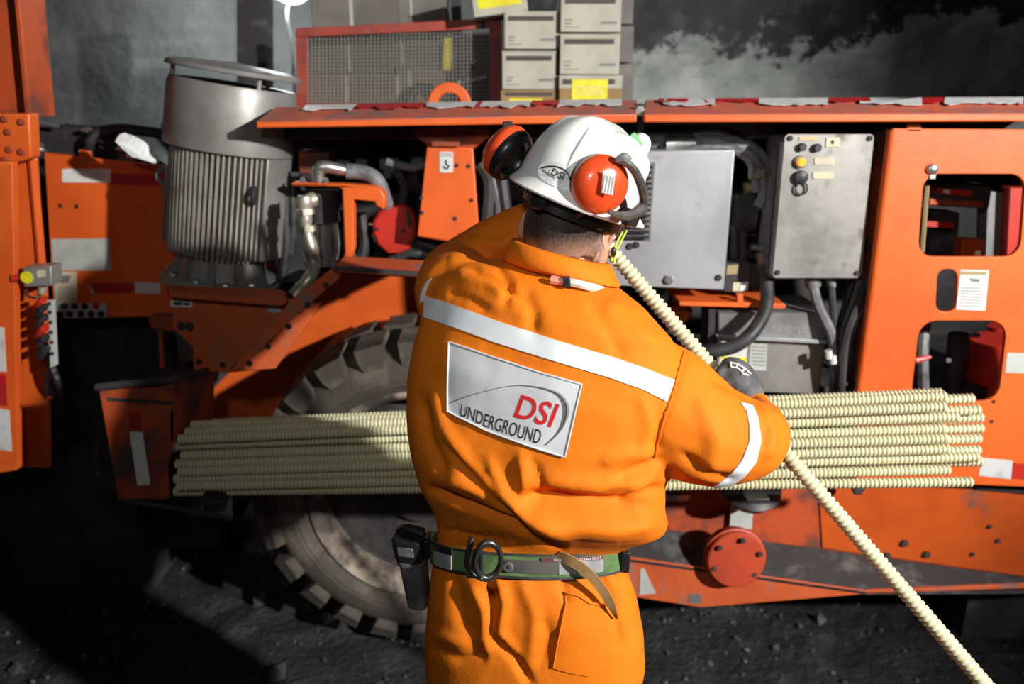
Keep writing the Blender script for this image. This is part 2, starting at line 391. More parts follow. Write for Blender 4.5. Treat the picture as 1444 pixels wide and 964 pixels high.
def gravel():
    g = G(); rnd = random.Random(3)
    for _ in range(1500):
        x = rnd.uniform(-2.6, 2.2); y = rnd.uniform(1.2, 3.6); s = rnd.uniform(0.004, 0.014) * (1 + 2.0 * (rnd.random() > 0.96))
        if abs(x) < 0.35 and abs(y - 1.4) < 0.35: continue
        R = Quaternion((rnd.random(), rnd.random(), rnd.random(), rnd.random())).normalized().to_matrix()
        z = ground((x + 5.2) / 10.4, (y + 2.5) / 7.4)[2]
        p = [R @ (V(d) * s * rnd.uniform(0.6, 1.2)) + V((x, y, z + s * 0.3)) for d in ((1, 0, 0), (-1, 0, 0), (0, 1, 0), (0, -1, 0), (0, 0, 1), (0, 0, -1))]
        g.add(p, [(0, 2, 4), (2, 1, 4), (1, 3, 4), (3, 0, 4), (2, 0, 5), (1, 2, 5), (3, 1, 5), (0, 3, 5)])
    return g
GRAV = mat('broken_rock', (0.05, 0.051, 0.049), 0.7, col2=(0.12, 0.125, 0.12), scale=4)
tag(obj('gravel', gravel(), GRAV, kind='stuff', sharp=None), 'small broken stones scattered over the black muddy tunnel floor', 'gravel')
# ================================================================== THE ORANGE RIG
RIG = thing('mining_rig', 'large orange underground mining vehicle with grey electric motor, steel cabinets and big black tyre', 'mining vehicle', (0, 2.6, 0))
BOLT_G = lathe([(1.0, 0), (1.0, 0.45), (0.8, 0.7), (0.0, 0.75)], (0, 0, 0), (0, -1, 0), 6)
BOLT_ME = mesh_of('bolt', BOLT_G, STEEL); BOLT_DK = mesh_of('bolt', BOLT_G, DUSTY); BOLT_OR = mesh_of('bolt', BOLT_G, ORANGE_D)
HOLE_ME = mesh_of('bolt_hole', lathe([(1.0, 0), (1.0, 0.15), (0.0, 0.15)], (0, 0, 0), (0, -1, 0), 12), BLACK)
def R(name, g, m, parent=None, **k): return obj(name, g, m, parent or RIG, **k)
def bolts(parent, spots, Y, r=0.011, me=None):
    for q in spots:
        p = W(q[0], q[1], q[2] if len(q) > 2 else Y)
        inst('bolt' if me is not HOLE_ME else 'bolt_hole', me or BOLT_ME, parent, Matrix.Translation(p) @ Matrix.Diagonal((r, r, r, 1)))
def decal(name, poly, Y, m, parent, t=0.0015, label=None):
    return R(name, prism(P3(poly, Y), (0, -t, 0)), m, parent, label=label)

# ---- left canopy post ------------------------------------------------
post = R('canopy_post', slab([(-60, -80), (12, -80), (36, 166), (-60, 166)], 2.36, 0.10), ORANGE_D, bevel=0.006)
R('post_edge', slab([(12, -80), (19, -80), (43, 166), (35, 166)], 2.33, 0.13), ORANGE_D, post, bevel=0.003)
brk = R('bracket_plate', slab([(-60, 160), (41, 160), (44, 222), (30, 228), (-60, 230)], 2.30, 0.05), ORANGE, bevel=0.005)
bolts(brk, [(7, 168), (12, 186), (31, 172), (14, 211), (31, 214), (8, 225)], 2.30, 0.010, BOLT_OR)
mast = R('mast_column', slab([(16, 226), (50, 222), (62, 430), (68, 530), (70, 660), (20, 660)], 2.36, 0.02), ORANGE, bevel=0.006)
R('rounded_edge', tube([W(46, 226, 2.36), W(56, 340, 2.36), (W(66, 470, 2.36)), W(72, 560, 2.36)], 0.012, 8), ORANGE, mast)
fl = R('mast_flange', slab([(-60, 228), (17, 228), (24, 663), (-60, 676)], 2.24, 0.03), ORANGE, bevel=0.004)
decal('reflective_strip', [(-12, 458), (6, 462), (9, 524), (-12, 522)], 2.24, TAPEW, fl, label='white reflective strip')
decal('reflective_strip', [(-12, 574), (13, 578), (17, 636), (-10, 632)], 2.24, TAPEW, fl, label='white reflective strip')
decal('red_strip', [(-12, 526), (8, 528), (11, 572), (-10, 570)], 2.24, TAPER, fl, label='dark red reflective strip')
sb = R('switch_box', slab([(31, 377), (72, 375), (73, 403), (33, 405)], 2.24, 0.06), BOXG, bevel=0.004, label='small grey switch box')
c = W(38, 391, 2.24); R('stop_plate', lathe([(0.017, 0), (0.017, 0.003), (0, 0.003)], c, (0, -1, 0), 20), YELLOW, sb, label='yellow plate round the stop button')
R('stop_button', lathe([(0.008, 0), (0.008, 0.012), (0.014, 0.015), (0.013, 0.026), (0, 0.029)], W(31, 391, 2.255), (-0.9, -0.42, 0), 16), RED, sb, label='red stop button')
R('cable_gland', tube([W(59, 404, 2.26), W(59, 413, 2.26)], 0.011, 10), CREAM, sb)
decal('printed_label', [(52, 381), (64, 380), (64, 390), (53, 391)], 2.24, PAPER, sb)
R('cable', hose([W(59, 412, 2.26), W(50, 420, 2.24), (W(38, 416, 2.26)), W(36, 408, 2.28)], 0.004, 6), RUBBER, sb)
ch = R('hose_clamp_rail', slab([(66, 424), (73, 424), (77, 516), (71, 518)], 2.27, 0.02), GREYL)
for k, y in enumerate((420, 432, 446, 460, 474, 490)):
    R('hose_fitting', hose([W(64 + k, y, 2.28), W(56 + k, y + 5, 2.24), W(50 + (k * 7) % 6, y + 14, 2.26)], 0.011 if k else 0.008, 7, 3), RUBBER if k % 3 else RED, ch)
    bolts(ch, [(70 + k * 0.8, y + 8)], 2.268, 0.006, BOLT_DK)
for k in range(4):
    R('hose', hose([W(58 + k * 3, 470 + k * 12, 2.33), W(70 + 4 * k, 515 + k * 8, 2.3), W(66 + 6 * k, 570, 2.4), W(90, 640, 2.7)], 0.010, 7), RUBBER)
# ---- left side panel ---------------------------------------------------
lp = R('side_panel', slab([(62, 215), (250, 236), (250, 446), (76, 449)], 2.56, 0.02), ORANGE, bevel=0.003)
R('hinge_tab', slab([(110, 211), (125, 213), (127, 226), (112, 224)], 2.55, 0.02), ORANGE, lp, bevel=0.002)
bolts(lp, [(119, 227)], 2.56, 0.009)
bolts(lp, [(85, 290), (108, 291)], 2.56, 0.007, HOLE_ME)
decal('white_label', rrect(88, 238, 156, 257, 3, 4), 2.56, WHITEL, lp, label='blank white strip label')
decal('red_tape', [(156, 244), (248, 247), (248, 263), (156, 260)], 2.56, TAPER, lp, label='red reflective tape')
decal('grey_label', [(73, 337), (155, 336), (157, 381), (75, 381)], 2.56, GREYL, lp, label='faded grey sign plate')
doc = decal('instruction_label', [(76, 383), (108, 383), (109, 429), (78, 429)], 2.56, PAPER, lp, label='yellowed instruction label')
decal('printed_picture', [(86, 388), (100, 388), (97, 398), (87, 399)], 2.557, GINK, doc, 0.0006)
for k in range(6):
    decal('printed_line', [(82, 404 + 3.6 * k), (105, 404 + 3.6 * k), (105, 405.2 + 3.6 * k), (82, 405.2 + 3.6 * k)], 2.557, GINK, doc, 0.0006)
decal('red_tape', [(124, 399), (190, 398), (190, 413), (132, 414)], 2.56, TAPER, lp, label='red reflective tape')
decal('peeled_tape_end', [(124, 400), (127, 402), (134, 413), (130, 414)], 2.558, TAPEW, lp, label='peeled white corner of the tape')
decal('white_tape', [(190, 397), (226, 399), (227, 414), (191, 413)], 2.553, TAPEW, lp, label='white reflective tape')
kp = decal('knob_plate', [(79, 428), (150, 427), (151, 447), (79, 448)], 2.555, GREYL, lp, 0.004, label='pale plate with two rows of dark knobs')
KNOB = mesh_of('knob', lathe([(1, 0), (1, 0.8), (0.8, 1.1), (0, 1.1)], (0, 0, 0), (0, -1, 0), 10), BLACK); KNOBR = mesh_of('knob', lathe([(1, 0), (1, 0.8), (0.8, 1.1), (0, 1.1)], (0, 0, 0), (0, -1, 0), 10), RED)
for r_, (y, xs) in enumerate(((431, (92, 106, 120, 136)), (442, (85, 99, 115, 129, 143)))):
    for k, x in enumerate(xs):
        inst('knob', KNOBR if (r_ == 0 and k == 3) else KNOB, lp, Matrix.Translation(W(x, y, 2.551)) @ Matrix.Diagonal((0.0105,) * 3 + (1,)))
# hoses and fittings over the panel
R('dark_manifold', box(W(110, 205, 2.72), (0.16, 0.08, 0.06)), SOOT, bevel=0.01)
R('dark_housing', slab([(44, 178), (118, 186), (180, 196), (246, 240), (60, 232)], 2.85, 0.25), BLACK, bevel=0.01)
R('hose', hose([W(128, 232, 2.64), W(126, 205, 2.6), W(140, 187, 2.6), W(175, 182, 2.62), (W(245, 190, 2.68))], 0.017, 8), RUBBER)
R('hose', hose([W(150, 236, 2.68), W(144, 212, 2.66), W(152, 196, 2.66), W(190, 196, 2.7), W(220, 232, 2.75)], 0.013, 8), RUBBER)
R('steel_rod', tube([W(38, 170, 2.6), W(82, 178, 2.6)], 0.006, 8), STEEL)
for x, y, r in ((40, 183, 0.012), (50, 204, 0.022), (43, 211, 0.014), (59, 212, 0.013), (98, 173, 0.007), (120, 184, 0.009), (126, 182, 0.008), (136, 196, 0.010), (143, 200, 0.008), (144, 208, 0.007), (169, 211, 0.010), (184, 222, 0.012)):
    p = W(x, y, 2.6); R('pipe_fitting', tube([p + V((-r, 0, 0.3 * r)), p + V((r, -0.3 * r, -0.2 * r))], [r * 0.7, r, r, r * 0.6], 6), STEEL)
# ---- dark body behind everything ------------------------------------------
R('rear_bulkhead', box((0.45, 3.15, 1.02), (1.75, 0.03, 0.72)), SOOT)
R('deck_plate', box((0.85, 2.98, 1.755), (1.5, 0.62, 0.03)), SOOT, bevel=0.005)
R('engine_floor', box((1.2, 2.75, 0.93), (0.95, 0.3, 0.02)), SOOT)
R('underbody', box((0.7, 3.2, 0.55), (1.6, 0.25, 0.3)), SOOT)
R('rear_body', box((-1.75, 3.1, 0.85), (0.6, 0.25, 0.72)), SOOT)
R('canopy_column', slab([(333, -60), (372, -60), (374, 170), (334, 170)], 3.2, 0.12), DUSTY, bevel=0.006)
# ---- electric motor ---------------------------------------------------
mb = W(312, 400, 2.42); mt = W(329, 118, 2.42); ax = (mt - mb); ML = ax.length; ax.normalize(); E1 = V((1, 0, 0))
motor = R('electric_motor', lathe([(0.0, 0), (0.12, 0.0), (0.12, 0.18 * ML), (0.142, 0.20 * ML), (0.142, 0.70 * ML), (0.0, 0.70 * ML)], mb, ax, 48, e1=E1), FING, label='grey finned electric motor standing upright')
R('motor_flange', lathe([(0.0, -0.004), (0.158, -0.004), (0.172, 0.004), (0.172, 0.018), (0.16, 0.024), (0.16, 0.034), (0.13, 0.036), (0.118, 0.1), (0, 0.1)], mb, ax, 56, e1=E1), FING, motor)
d_, a1, a2 = ax, (E1 - ax * E1.dot(ax)).normalized(), None; a2 = d_.cross(a1)
if a2.y > 0: a2 = -a2       # a2 faces the camera side
def mpt(r, deg, h): t = math.radians(deg); return mb + ax * h + (a1 * math.cos(t) + a2 * math.sin(t)) * r
for deg in (150, 118, 84, 52, 22):
    R('motor_foot', prism([mpt(0.115, deg - 5, 0.03), mpt(0.165, deg - 5, 0.03), mpt(0.115, deg - 5, 0.10)], mpt(0.13, deg + 5, 0.03) - mpt(0.13, deg - 5, 0.03)), MOTORG, motor)
    inst('bolt', BOLT_ME, motor, Matrix.Translation(mpt(0.148, deg + 15, 0.034)) @ (V((0, -1, 0)).rotation_difference(ax)).to_matrix().to_4x4() @ Matrix.Diagonal((0.012, 0.012, 0.016, 1)))
fins = G(); fin_h0, fin_h1 = 0.19 * ML, 0.71 * ML
for k in range(20):
    deg = 41 + k * 5.05; t = math.radians(deg); er = (a1 * math.cos(t) + a2 * math.sin(t)); et = (-a1 * math.sin(t) + a2 * math.cos(t))
    p = []
    for h in (fin_h0, fin_h1):
        for s, r in ((-1, 0.138), (1, 0.138), (0.8, 0.17), (-0.8, 0.17)): p.append(mb + ax * h + er * r + et * s * 0.0034)
    fins += hexa(p)
R('cooling_fins', fixn(fins), FING, motor, kind='stuff')
def arcpad(d0, d1, r0, r1, h0, h1, n=10):
    vs = []; 
    for h in (h0, h1):
        for r in (r0, r1):
            for k in range(n + 1): vs.append(mpt(r, d0 + (d1 - d0) * k / n, h))
    m = n + 1; fs = []
    for k in range(n):
        for a, b in ((0, 1), (1, 3), (3, 2), (2, 0)): fs.append((a * m + k, b * m + k, b * m + k + 1, a * m + k + 1))
    fs += [(0, m, 3 * m, 2 * m), (n, 2 * m + n, 3 * m + n, m + n)]
    return fixn(G().add(vs, fs))
R('terminal_box', arcpad(-25, 37, 0.13, 0.176, fin_h0, fin_h1), MOTORG, motor, bevel=0.004)
R('side_rib', arcpad(147, 156, 0.13, 0.172, 0.22 * ML, 0.58 * ML, 3), MOTORG, motor, bevel=0.003)
R('side_cover', arcpad(158, 190, 0.13, 0.162, fin_h0, fin_h1, 6), SOOT, motor)
hq = 0.69 * ML
R('fan_cowl', lathe([(0.176, hq), (0.181, hq + 0.004), (0.180, hq + 0.05), (0.176, ML * 0.97), (0.17, ML * 1.0), (0.14, ML * 1.0), (0.13, ML * 0.98), (0.0, ML * 0.97)], mb, ax, 64, e1=E1), MOTORG, motor)
R('rain_cap', lathe([(0.0, ML * 1.07), (0.172, ML * 1.055), (0.181, ML * 1.05), (0.183, ML * 1.056), (0.178, ML * 1.072), (0.16, ML * 1.082), (0.0, ML * 1.10)], mb, ax, 64, e1=E1), MOTORG, motor)
for deg in (165, 48, -70):
    R('cap_post', tube([mpt(0.160, deg, 0.98 * ML), mpt(0.160, deg, 1.06 * ML)], 0.007, 8), MOTORG, motor)
R('lifting_eye', ring(W(235, 249, 2.36), (0.25, -1, 0.1), 0.024, 0.007, 20, 8), MOTORG, motor, label='ring lifting eye')
R('eye_stud', tube([W(243, 249, 2.38), W(262, 252, 2.42)], 0.012, 8), MOTORG, motor)
R('lifting_eye', ring(mpt(0.185, 50, 0.52 * ML), a1 + a2 * -0.2, 0.02, 0.008, 16, 8), SOOT, motor)
# ---- motor mount and fender -----------------------------------------------
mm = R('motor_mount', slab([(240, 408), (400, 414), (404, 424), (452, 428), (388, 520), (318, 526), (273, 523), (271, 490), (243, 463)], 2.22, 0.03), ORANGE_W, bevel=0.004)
R('mount_shelf', prism([W(236, 402, 2.26), W(398, 408, 2.26), W(404, 420, 2.16), W(396, 424, 2.16), W(240, 412, 2.16)], (0, 0, -0.015)), ORANGE_W, mm, bevel=0.003)
R('mount_box', box((W(340, 440, 2.45).x, 2.45, W(320, 440, 2.45).z), (0.12, 0.22, 0.09)), SOOT, mm, bevel=0.005)
lb = decal('name_plate', [(241, 423), (271, 424), (271, 433), (241, 432)], 2.22, WHITEL, mm, label='small white plate with black marks')
decal('black_print', [(245, 425.5), (256, 426), (256, 430.5), (245, 430)], 2.2185, INK, lb, 0.0005); decal('black_print', [(258, 426.5), (268, 427), (267, 430.5), (258, 430)], 2.2185, INK, lb, 0.0005)
bolts(mm, [(256, 459), (268, 460)], 2.22, 0.013, BOLT_DK); bolts(mm, [(281, 510), (314, 514)], 2.22, 0.009, HOLE_ME)
decal('grey_tag', [(378, 429), (396, 429), (396, 440), (378, 440)], 2.219, GREYL, mm)
R('side_bracket', slab([(208, 447), (246, 446), (246, 466), (212, 464)], 2.3, 0.05), ORANGE_D, bevel=0.003)
R('thin_rod', tube([W(226, 464, 2.32), W(229, 518, 2.32)], 0.007, 8), ORANGE_D)
fend = R('fender', slab([(412, 421), (472, 376), (480, 376), (479, 392), (420, 442), (338, 522), (322, 524)], 2.12, 0.02), ORANGE_W, bevel=0.004)
# sloping skin of the wheel arch, running back to the inner wall
R('arch_skin', prism([W(478, 390, 2.13), W(330, 524, 2.13), W(330, 524, 2.13) + V((0, 0.76, 0)), W(478, 390, 2.13) + V((0, 0.76, 0))], (-0.01, 0, 0.012)), DUSTY, fend)
R('fender_top', prism([W(468, 377, 2.10), W(640, 387, 2.10), W(640, 387, 2.10) + V((0, 0.16, 0)), W(468, 377, 2.10) + V((0, 0.16, 0))], (0, 0, -0.012)), ORANGE_W, fend, bevel=0.003)
R('arch_top', prism([W(478, 380, 2.25), W(640, 388, 2.25), W(640, 388, 2.25) + V((0, 0.65, 0)), W(478, 380, 2.25) + V((0, 0.65, 0))], (0, 0, -0.012)), SOOT, fend)
R('fender_lip', prism([W(470, 376, 2.095), W(640, 387, 2.095), W(640, 392, 2.095), W(470, 381, 2.095)], (0, 0.012, 0)), DUSTY, fend)
R('arch_wall', slab([(300, 330), (700, 330), (700, 640), (300, 640)], 2.90, 0.02), ORANGE, fend)
bolts(fend, [(460, 402), (434, 430), (407, 460), (378, 488), (352, 512)], 2.12, 0.009, BOLT_DK)
# ---- frame, fittings and pipework over the fender ----------------------------
def rpath(pts, w):   # flat bar following px points, width w px
    L = []; Rr = []
    P = [V((x, y)) for x, y in pts]
    for i, p in enumerate(P):
        t = (P[min(i + 1, len(P) - 1)] - P[max(i - 1, 0)]).normalized(); n = V((-t.y, t.x)) * w / 2
        L.append(tuple(p + n)); Rr.append(tuple(p - n))
    return L + Rr[::-1]
hg = R('hose_guard', slab([(410, 257), (490, 260), (528, 263), (538, 268), (543, 276), (542, 296), (530, 291), (528, 284), (498, 281), (499, 350), (494, 368), (482, 373), (486, 356), (482, 268), (478, 264), (410, 262)], 2.30, 0.05), ORANGE, bevel=0.005)
bolts(hg, [(427, 254), (459, 254)], 2.32, 0.010)
dg_ = R('disc_guard', slab([(551, 291), (568, 289), (580, 295), (586, 310), (586, 330), (578, 350), (566, 357), (545, 358), (532, 345), (525, 328), (526, 310), (535, 297)], 2.38, 0.05), RED, bevel=0.012, label='red disc guard')
bolts(dg_, [(532, 323), (569, 325)], 2.38, 0.006, BOLT_DK)
R('guard_slot', slab([(572, 296), (577, 296), (582, 315), (579, 322), (575, 318)], 2.376, 0.006), BLACK, dg_)
tb = R('tall_bracket', slab([(602, 204), (667, 208), (677, 348), (588, 334)], 2.30, 0.03), ORANGE, bevel=0.005)
R('bracket_head', slab([(580, 180), (692, 176), (690, 194), (668, 210), (604, 206), (590, 196)], 2.33, 0.05), ORANGE_D, tb, bevel=0.004)
R('bracket_lug', slab([(607, 199), (649, 200), (648, 207), (608, 206)], 2.285, 0.02), ORANGE_D, tb, bevel=0.003)
hl = decal('hook_label', rrect(620, 214, 639, 243, 2, 3), 2.30, WHITEL, tb, label='white label with a black hook mark')
decal('grey_header', [(621, 215), (638, 215), (638, 221), (621, 221)], 2.2985, GREYL, hl, 0.0006)
R('hook_mark', tube(smooth_path([W(629, 225, 2.298), W(629, 231, 2.298), W(633, 234, 2.298), W(629, 238, 2.298), W(625, 234, 2.298)], 4), 0.0022, 5), INK, hl)
bolts(tb, [(644, 233), (661, 234), (594, 279), (595, 300), (642, 308), (665, 282)], 2.30, 0.006, BOLT_DK)
R('elbow_fitting', hose([W(449, 256, 2.33), W(449, 240, 2.33), W(458, 235, 2.33), W(490, 241, 2.35)], [0.018, 0.02, 0.018, 0.016], 10), STEEL)
R('hose', hose([W(488, 241, 2.35), W(515, 244, 2.36), W(534, 258, 2.36), W(546, 292, 2.4)], 0.022, 10), HOSEGREY)
R('fitting_stack', tube(smooth_path([W(430, 276, 2.24), W(430, 296, 2.24), W(431, 318, 2.24), W(437, 345, 2.24), W(442, 372, 2.24), W(439, 388, 2.22), W(428, 402, 2.2), W(414, 418, 2.18)], 4), [0.020, 0.024, 0.017, 0.021, 0.016, 0.018, 0.023, 0.016, 0.020, 0.019, 0.022, 0.017, 0.02, 0.02], 9), CREAM, label='cream zinc hydraulic fittings')
for x, y in ((430, 298), (432, 322), (441, 372), (428, 402)):
    R('hex_nut', tube([W(x, y - 4, 2.235), W(x + 1, y + 4, 2.235)], 0.026, 6), CREAM)
R('fitting_cross', tube([W(424, 286, 2.23), W(442, 281, 2.26)], [0.016, 0.016, 0.022, 0.022], 9), CREAM)
R('filter_head', tube([W(452, 268, 2.42), W(456, 312, 2.42)], 0.05, 14), DUSTY)
R('filter_cylinder', tube([W(456, 312, 2.42), W(456, 374, 2.42)], 0.028, 14), BOXG)
R('dark_valve', box(W(415, 320, 2.5), (0.05, 0.08, 0.16)), SOOT, bevel=0.01)
R('dark_pump', tube([W(478, 300, 2.6), W(478, 380, 2.6)], 0.06, 14), SOOT)
for pts, r, m in (([(404, 252), (402, 300), (405, 340), (398, 392)], 0.016, RUBBER), ([(412, 262), (414, 310), (410, 360)], 0.011, RUBBER), ([(470, 310), (475, 345), (470, 376)], 0.01, STEEL),
                  ([(506, 322), (520, 316), (545, 322)], 0.006, STEEL), ([(510, 300), (514, 340), (508, 372)], 0.018, RUBBER), ([(590, 350), (604, 334), (640, 336), (662, 352)], 0.009, RUBBER),
                  ([(560, 360), (585, 348), (602, 345), (630, 366)], 0.02, RUBBER), ([(545, 372), (575, 356), (610, 362), (650, 372)], 0.016, RUBBER), ([(600, 372), (606, 350), (620, 345)], 0.012, RUBBER), ([(555, 235), (570, 262), (566, 290)], 0.013, DUSTY),
                  ([(545, 228), (580, 236), (600, 232)], 0.012, HOSEGREY), ([(676, 230), (690, 260), (684, 330)], 0.02, SOOT), ([(690, 232), (704, 290), (700, 330)], 0.014, HOSEGREY), ([(705, 240), (712, 290), (716, 330)], 0.02, RUBBER)):
    R('hose', hose([W(x, y, 2.42) for x, y in pts], r, 8), m)
for x, y, w, h in ((485, 236, 20, 12), (512, 232, 16, 10), (550, 230, 26, 9), (590, 228, 18, 8), (548, 244, 12, 6)):
    R('steel_block', box(W(x, y, 2.75), (w * 0.0012, 0.03, h * 0.0022)), LIDG, bevel=0.004)
R('red_block', slab([(420, 212), (465, 214), (462, 246), (420, 246)], 2.55, 0.1), ORANGE_D, bevel=0.006)
R('steel_washer', tube([W(652, 332, 2.3), W(662, 345, 2.26)], 0.012, 8), CREAM)
# ---- roof guards ------------------------------------------------------------
def guard(x0, x1, yb0, yb1, yf0, yf1, yt0, yt1, xt0, Yf=2.15, Yb=2.30):
    a = [W(x0, yb0, Yf), W(x1, yb1, Yf), W(x1, yf1, Yf), W(x0, yf0, Yf)]
    g = R('roof_guard', prism(a, (0, 0.02, 0)), ORANGE, bevel=0.004)
    top_ = [W(x0, yf0, Yf), W(x1, yf1, Yf), W(x1, yt1, Yb), W(xt0, yt0, Yb)]
    R('sloping_plate', prism(top_, (0, 0.004, -0.014)), SLOPE, g, bevel=0.002)
    return g, top_
gl, tl_ = guard(361, 898, 181, 172.5, 171, 160.5, 151, 141, 388)
gr_, tr_ = guard(908, 1500, 173, 171, 160.5, 160, 141, 139, 910)
R('guard_return', slab([(361, 172), (361, 181), (300, 176), (300, 168)], 2.55, 0.02), SOOT, gl)
R('guard_soffit', prism([W(363, 180, 2.17), W(898, 172, 2.17), W(898, 172, 2.17) + V((0, 0.45, 0)), W(363, 180, 2.17) + V((0, 0.45, 0))], (0, 0, 0.01)), SOOT, gl)
R('guard_soffit', prism([W(908, 172, 2.17), W(1500, 171, 2.17), W(1500, 171, 2.17) + V((0, 0.45, 0)), W(908, 172, 2.17) + V((0, 0.45, 0))], (0, 0, 0.01)), SOOT, gr_)
bolts(gl, [(902, 156)], 2.2, 0.016)
R('gap_bar', slab([(897, 146), (910, 146), (908, 190), (900, 190)], 2.24, 0.03), SOOT, gl)
def on_slope(q, x, v):      # x in px, v 0 front..1 back edge
    a = q[0]; u = (W(x, 160, 2.2).x - q[0].x) / (q[1].x - q[0].x)
    return (q[0] * (1 - u) + q[1] * u) * (1 - v) + (q[3] * (1 - u) + q[2] * u) * v + V((0, -0.003, 0.004))
def slope_tape(g, q, x0, x1, v0, v1, m, lab, rag=0.12, sd=0):
    rnd = random.Random(sd); n = max(3, int((x1 - x0) / 9)); lo = []; hi = []
    for k in range(n + 1):
        x = x0 + (x1 - x0) * k / n
        lo.append(on_slope(q, x + rnd.uniform(-2, 2), v0 + rnd.uniform(0, rag))); hi.append(on_slope(q, x + rnd.uniform(-2, 2), v1))
    R('reflective_tape', prism(lo + hi[::-1], (0, -0.0012, 0.0014)), m, g, label=lab)
WT, RTp = 'peeling white reflective tape', 'scraped red reflective tape'
for k, (x0, x1, m) in enumerate(((415, 488, TAPEW), (490, 588, TAPER), (592, 622, TAPEW), (622, 668, TAPEW), (664, 676, TAPER), (670, 742, TAPEW), (742, 782, TAPER), (782, 872, TAPEW))):
    slope_tape(gl, tl_, x0, x1, 0.45 if m is TAPEW else 0.55, 0.97, m, WT if m is TAPEW else RTp, 0.25, k)
for k, (x0, x1, m) in enumerate(((920, 962, TAPER), (930, 1000, TAPEW), (985, 1058, TAPER), (1059, 1156, TAPEW), (1157, 1214, TAPER), (1200, 1286, TAPEW), (1284, 1314, TAPER), (1315, 1424, TAPEW), (1424, 1480, TAPER))):
    slope_tape(gr_, tr_, x0, x1, 0.42 if m is TAPEW else 0.6, 0.97, m, WT if m is TAPEW else RTp, 0.2, 20 + k)
ey = W(634, 148, 2.5); R('lifting_ring', lathe([(0.034, -0.018), (0.064, -0.018), (0.064, 0.018), (0.034, 0.018)], ey, (0, 1, 0), 32, closed=True), ORANGE, bevel=0.004, label='orange lifting ring on the deck')
# ---- steel cabinet with louvres ----------------------------------------------
cab = R('steel_cabinet', slab([(800, 214), (1037, 211), (1021, 409), (800, 400)], 2.27, 0.22), CABG, bevel=0.004, label='large grey steel cabinet')
lv = R('louvre_frame', slab([(850, 230), (924, 229), (917, 340), (846, 337)], 2.267, 0.004), LIDG, cab, bevel=0.001)
for k in range(14):
    y = 234 + 7.6 * k; xr = 921 - 0.45 * k
    R('louvre', prism([W(858, y, 2.262), W(xr, y, 2.262), W(xr, y + 3.6, 2.25), W(858, y + 3.6, 2.25)], (0, 0.01, 0)), DUSTY, cab)
bolts(cab, [(888, 347), (897, 345), (942, 395), (1013, 391)], 2.27, 0.010, BOLT_DK); bolts(cab, [(943, 394)], 2.268, 0.014)
for pts, r, m in (([(905, 203), (960, 198), (1010, 196), (1045, 208), (1066, 222), (1076, 245), (1077, 275), (1070, 292)], 0.017, HOSEGREY), ([(905, 196), (1000, 187), (1040, 196), (1070, 214), (1084, 240), (1080, 246)], 0.013, HOSEGREY),
                  ([(930, 208), (1000, 205), (1045, 216), (1062, 236), (1068, 270)], 0.013, HOSEGREY), ([(880, 190), (960, 186), (1030, 190), (1060, 206)], 0.012, RUBBER)):
    R('hose', hose([W(x, y, 2.36) for x, y in pts], r, 8), m, label='grey braided hose' if m is HOSEGREY else None)
R('hose_coupling', tube([W(938, 203, 2.34), W(980, 199, 2.34)], [0.022, 0.016, 0.024, 0.018, 0.022, 0.015], 9), STEEL)
R('hose_coupling', tube([W(944, 196, 2.34), W(940, 212, 2.34)], 0.016, 9), STEEL)
R('hose_coupling', tube([W(1058, 243, 2.34), W(1076, 244, 2.34)], [0.02, 0.014, 0.014], 9), CREAM)
R('hose_coupling', tube([W(968, 178, 2.4), W(990, 180, 2.4)], 0.013, 8), STEEL)
for x, y, w, h, m in ((936, 184, 16, 24, SOOT), (990, 178, 60, 14, DUSTY), (1120, 182, 110, 14, DUSTY), (1038, 300, 44, 60, SOOT), (1046, 318, 34, 26, DUSTY), (1042, 350, 40, 22, DUSTY), (1040, 386, 60, 44, BLACK)):
    p = W(x, y, 2.5); R('engine_block', box(p, (w * 0.00108, 0.05, h * 0.00105)), m, bevel=0.006)
R('brass_pipe', tube([W(1050, 266, 2.44), W(1098, 258, 2.44)], 0.018, 12), GOLD)
R('round_housing', tube([W(1036, 300, 2.42), W(1062, 300, 2.42)], 0.055, 18), DUSTY)
for x in (1036, 1048): R('dark_cylinder', tube([W(x, 318, 2.42), W(x, 364, 2.42)], 0.013, 10), DUSTY)
R('terminal_block', slab([(1023, 372), (1059, 370), (1056, 412), (1020, 412)], 2.33, 0.06), SOOT, bevel=0.003)
decal('yellow_tag', [(1026, 374), (1041, 373), (1039, 386), (1024, 387)], 2.33, GOLD, RIG); decal('white_tag', [(1045, 398), (1055, 397), (1054, 409), (1043, 410)], 2.33, WHITEL, RIG); decal('yellow_tag', [(1034, 398), (1044, 398), (1042, 410), (1033, 410)], 2.33, PAPER, RIG)
shelf = R('orange_shelf', slab([(958, 425), (1106, 428), (1109, 432), (1106, 435), (958, 431)], 2.28, 0.2), ORANGE, bevel=0.002); R('shelf_lug', slab([(1040, 415), (1048, 415), (1048, 428), (1040, 428)], 2.28, 0.02), ORANGE, shelf)
R('red_knuckle', slab([(940, 436), (974, 428), (978, 440), (972, 455), (952, 458)], 2.4, 0.08), ORANGE_D, bevel=0.01)
R('black_chamber', tube([W(1078, 300, 2.5), W(1082, 360, 2.5)], 0.05, 14), BLACK)
R('branch_fitting', tube([W(1060, 348, 2.34), W(1084, 352, 2.34)], [0.008, 0.012, 0.008], 8), STEEL); R('branch_fitting', tube([W(1073, 356, 2.33), W(1077, 378, 2.33)], [0.016, 0.013, 0.015], 8), STEEL)
R('hose', hose([W(1077, 376, 2.32), W(1082, 410, 2.28), W(1078, 440, 2.24), W(1058, 472, 2.2), W(1030, 490, 2.2), W(990, 496, 2.22), W(960, 500, 2.3)], 0.020, 10), RUBBER, label='thick black hose curving over the lower box')
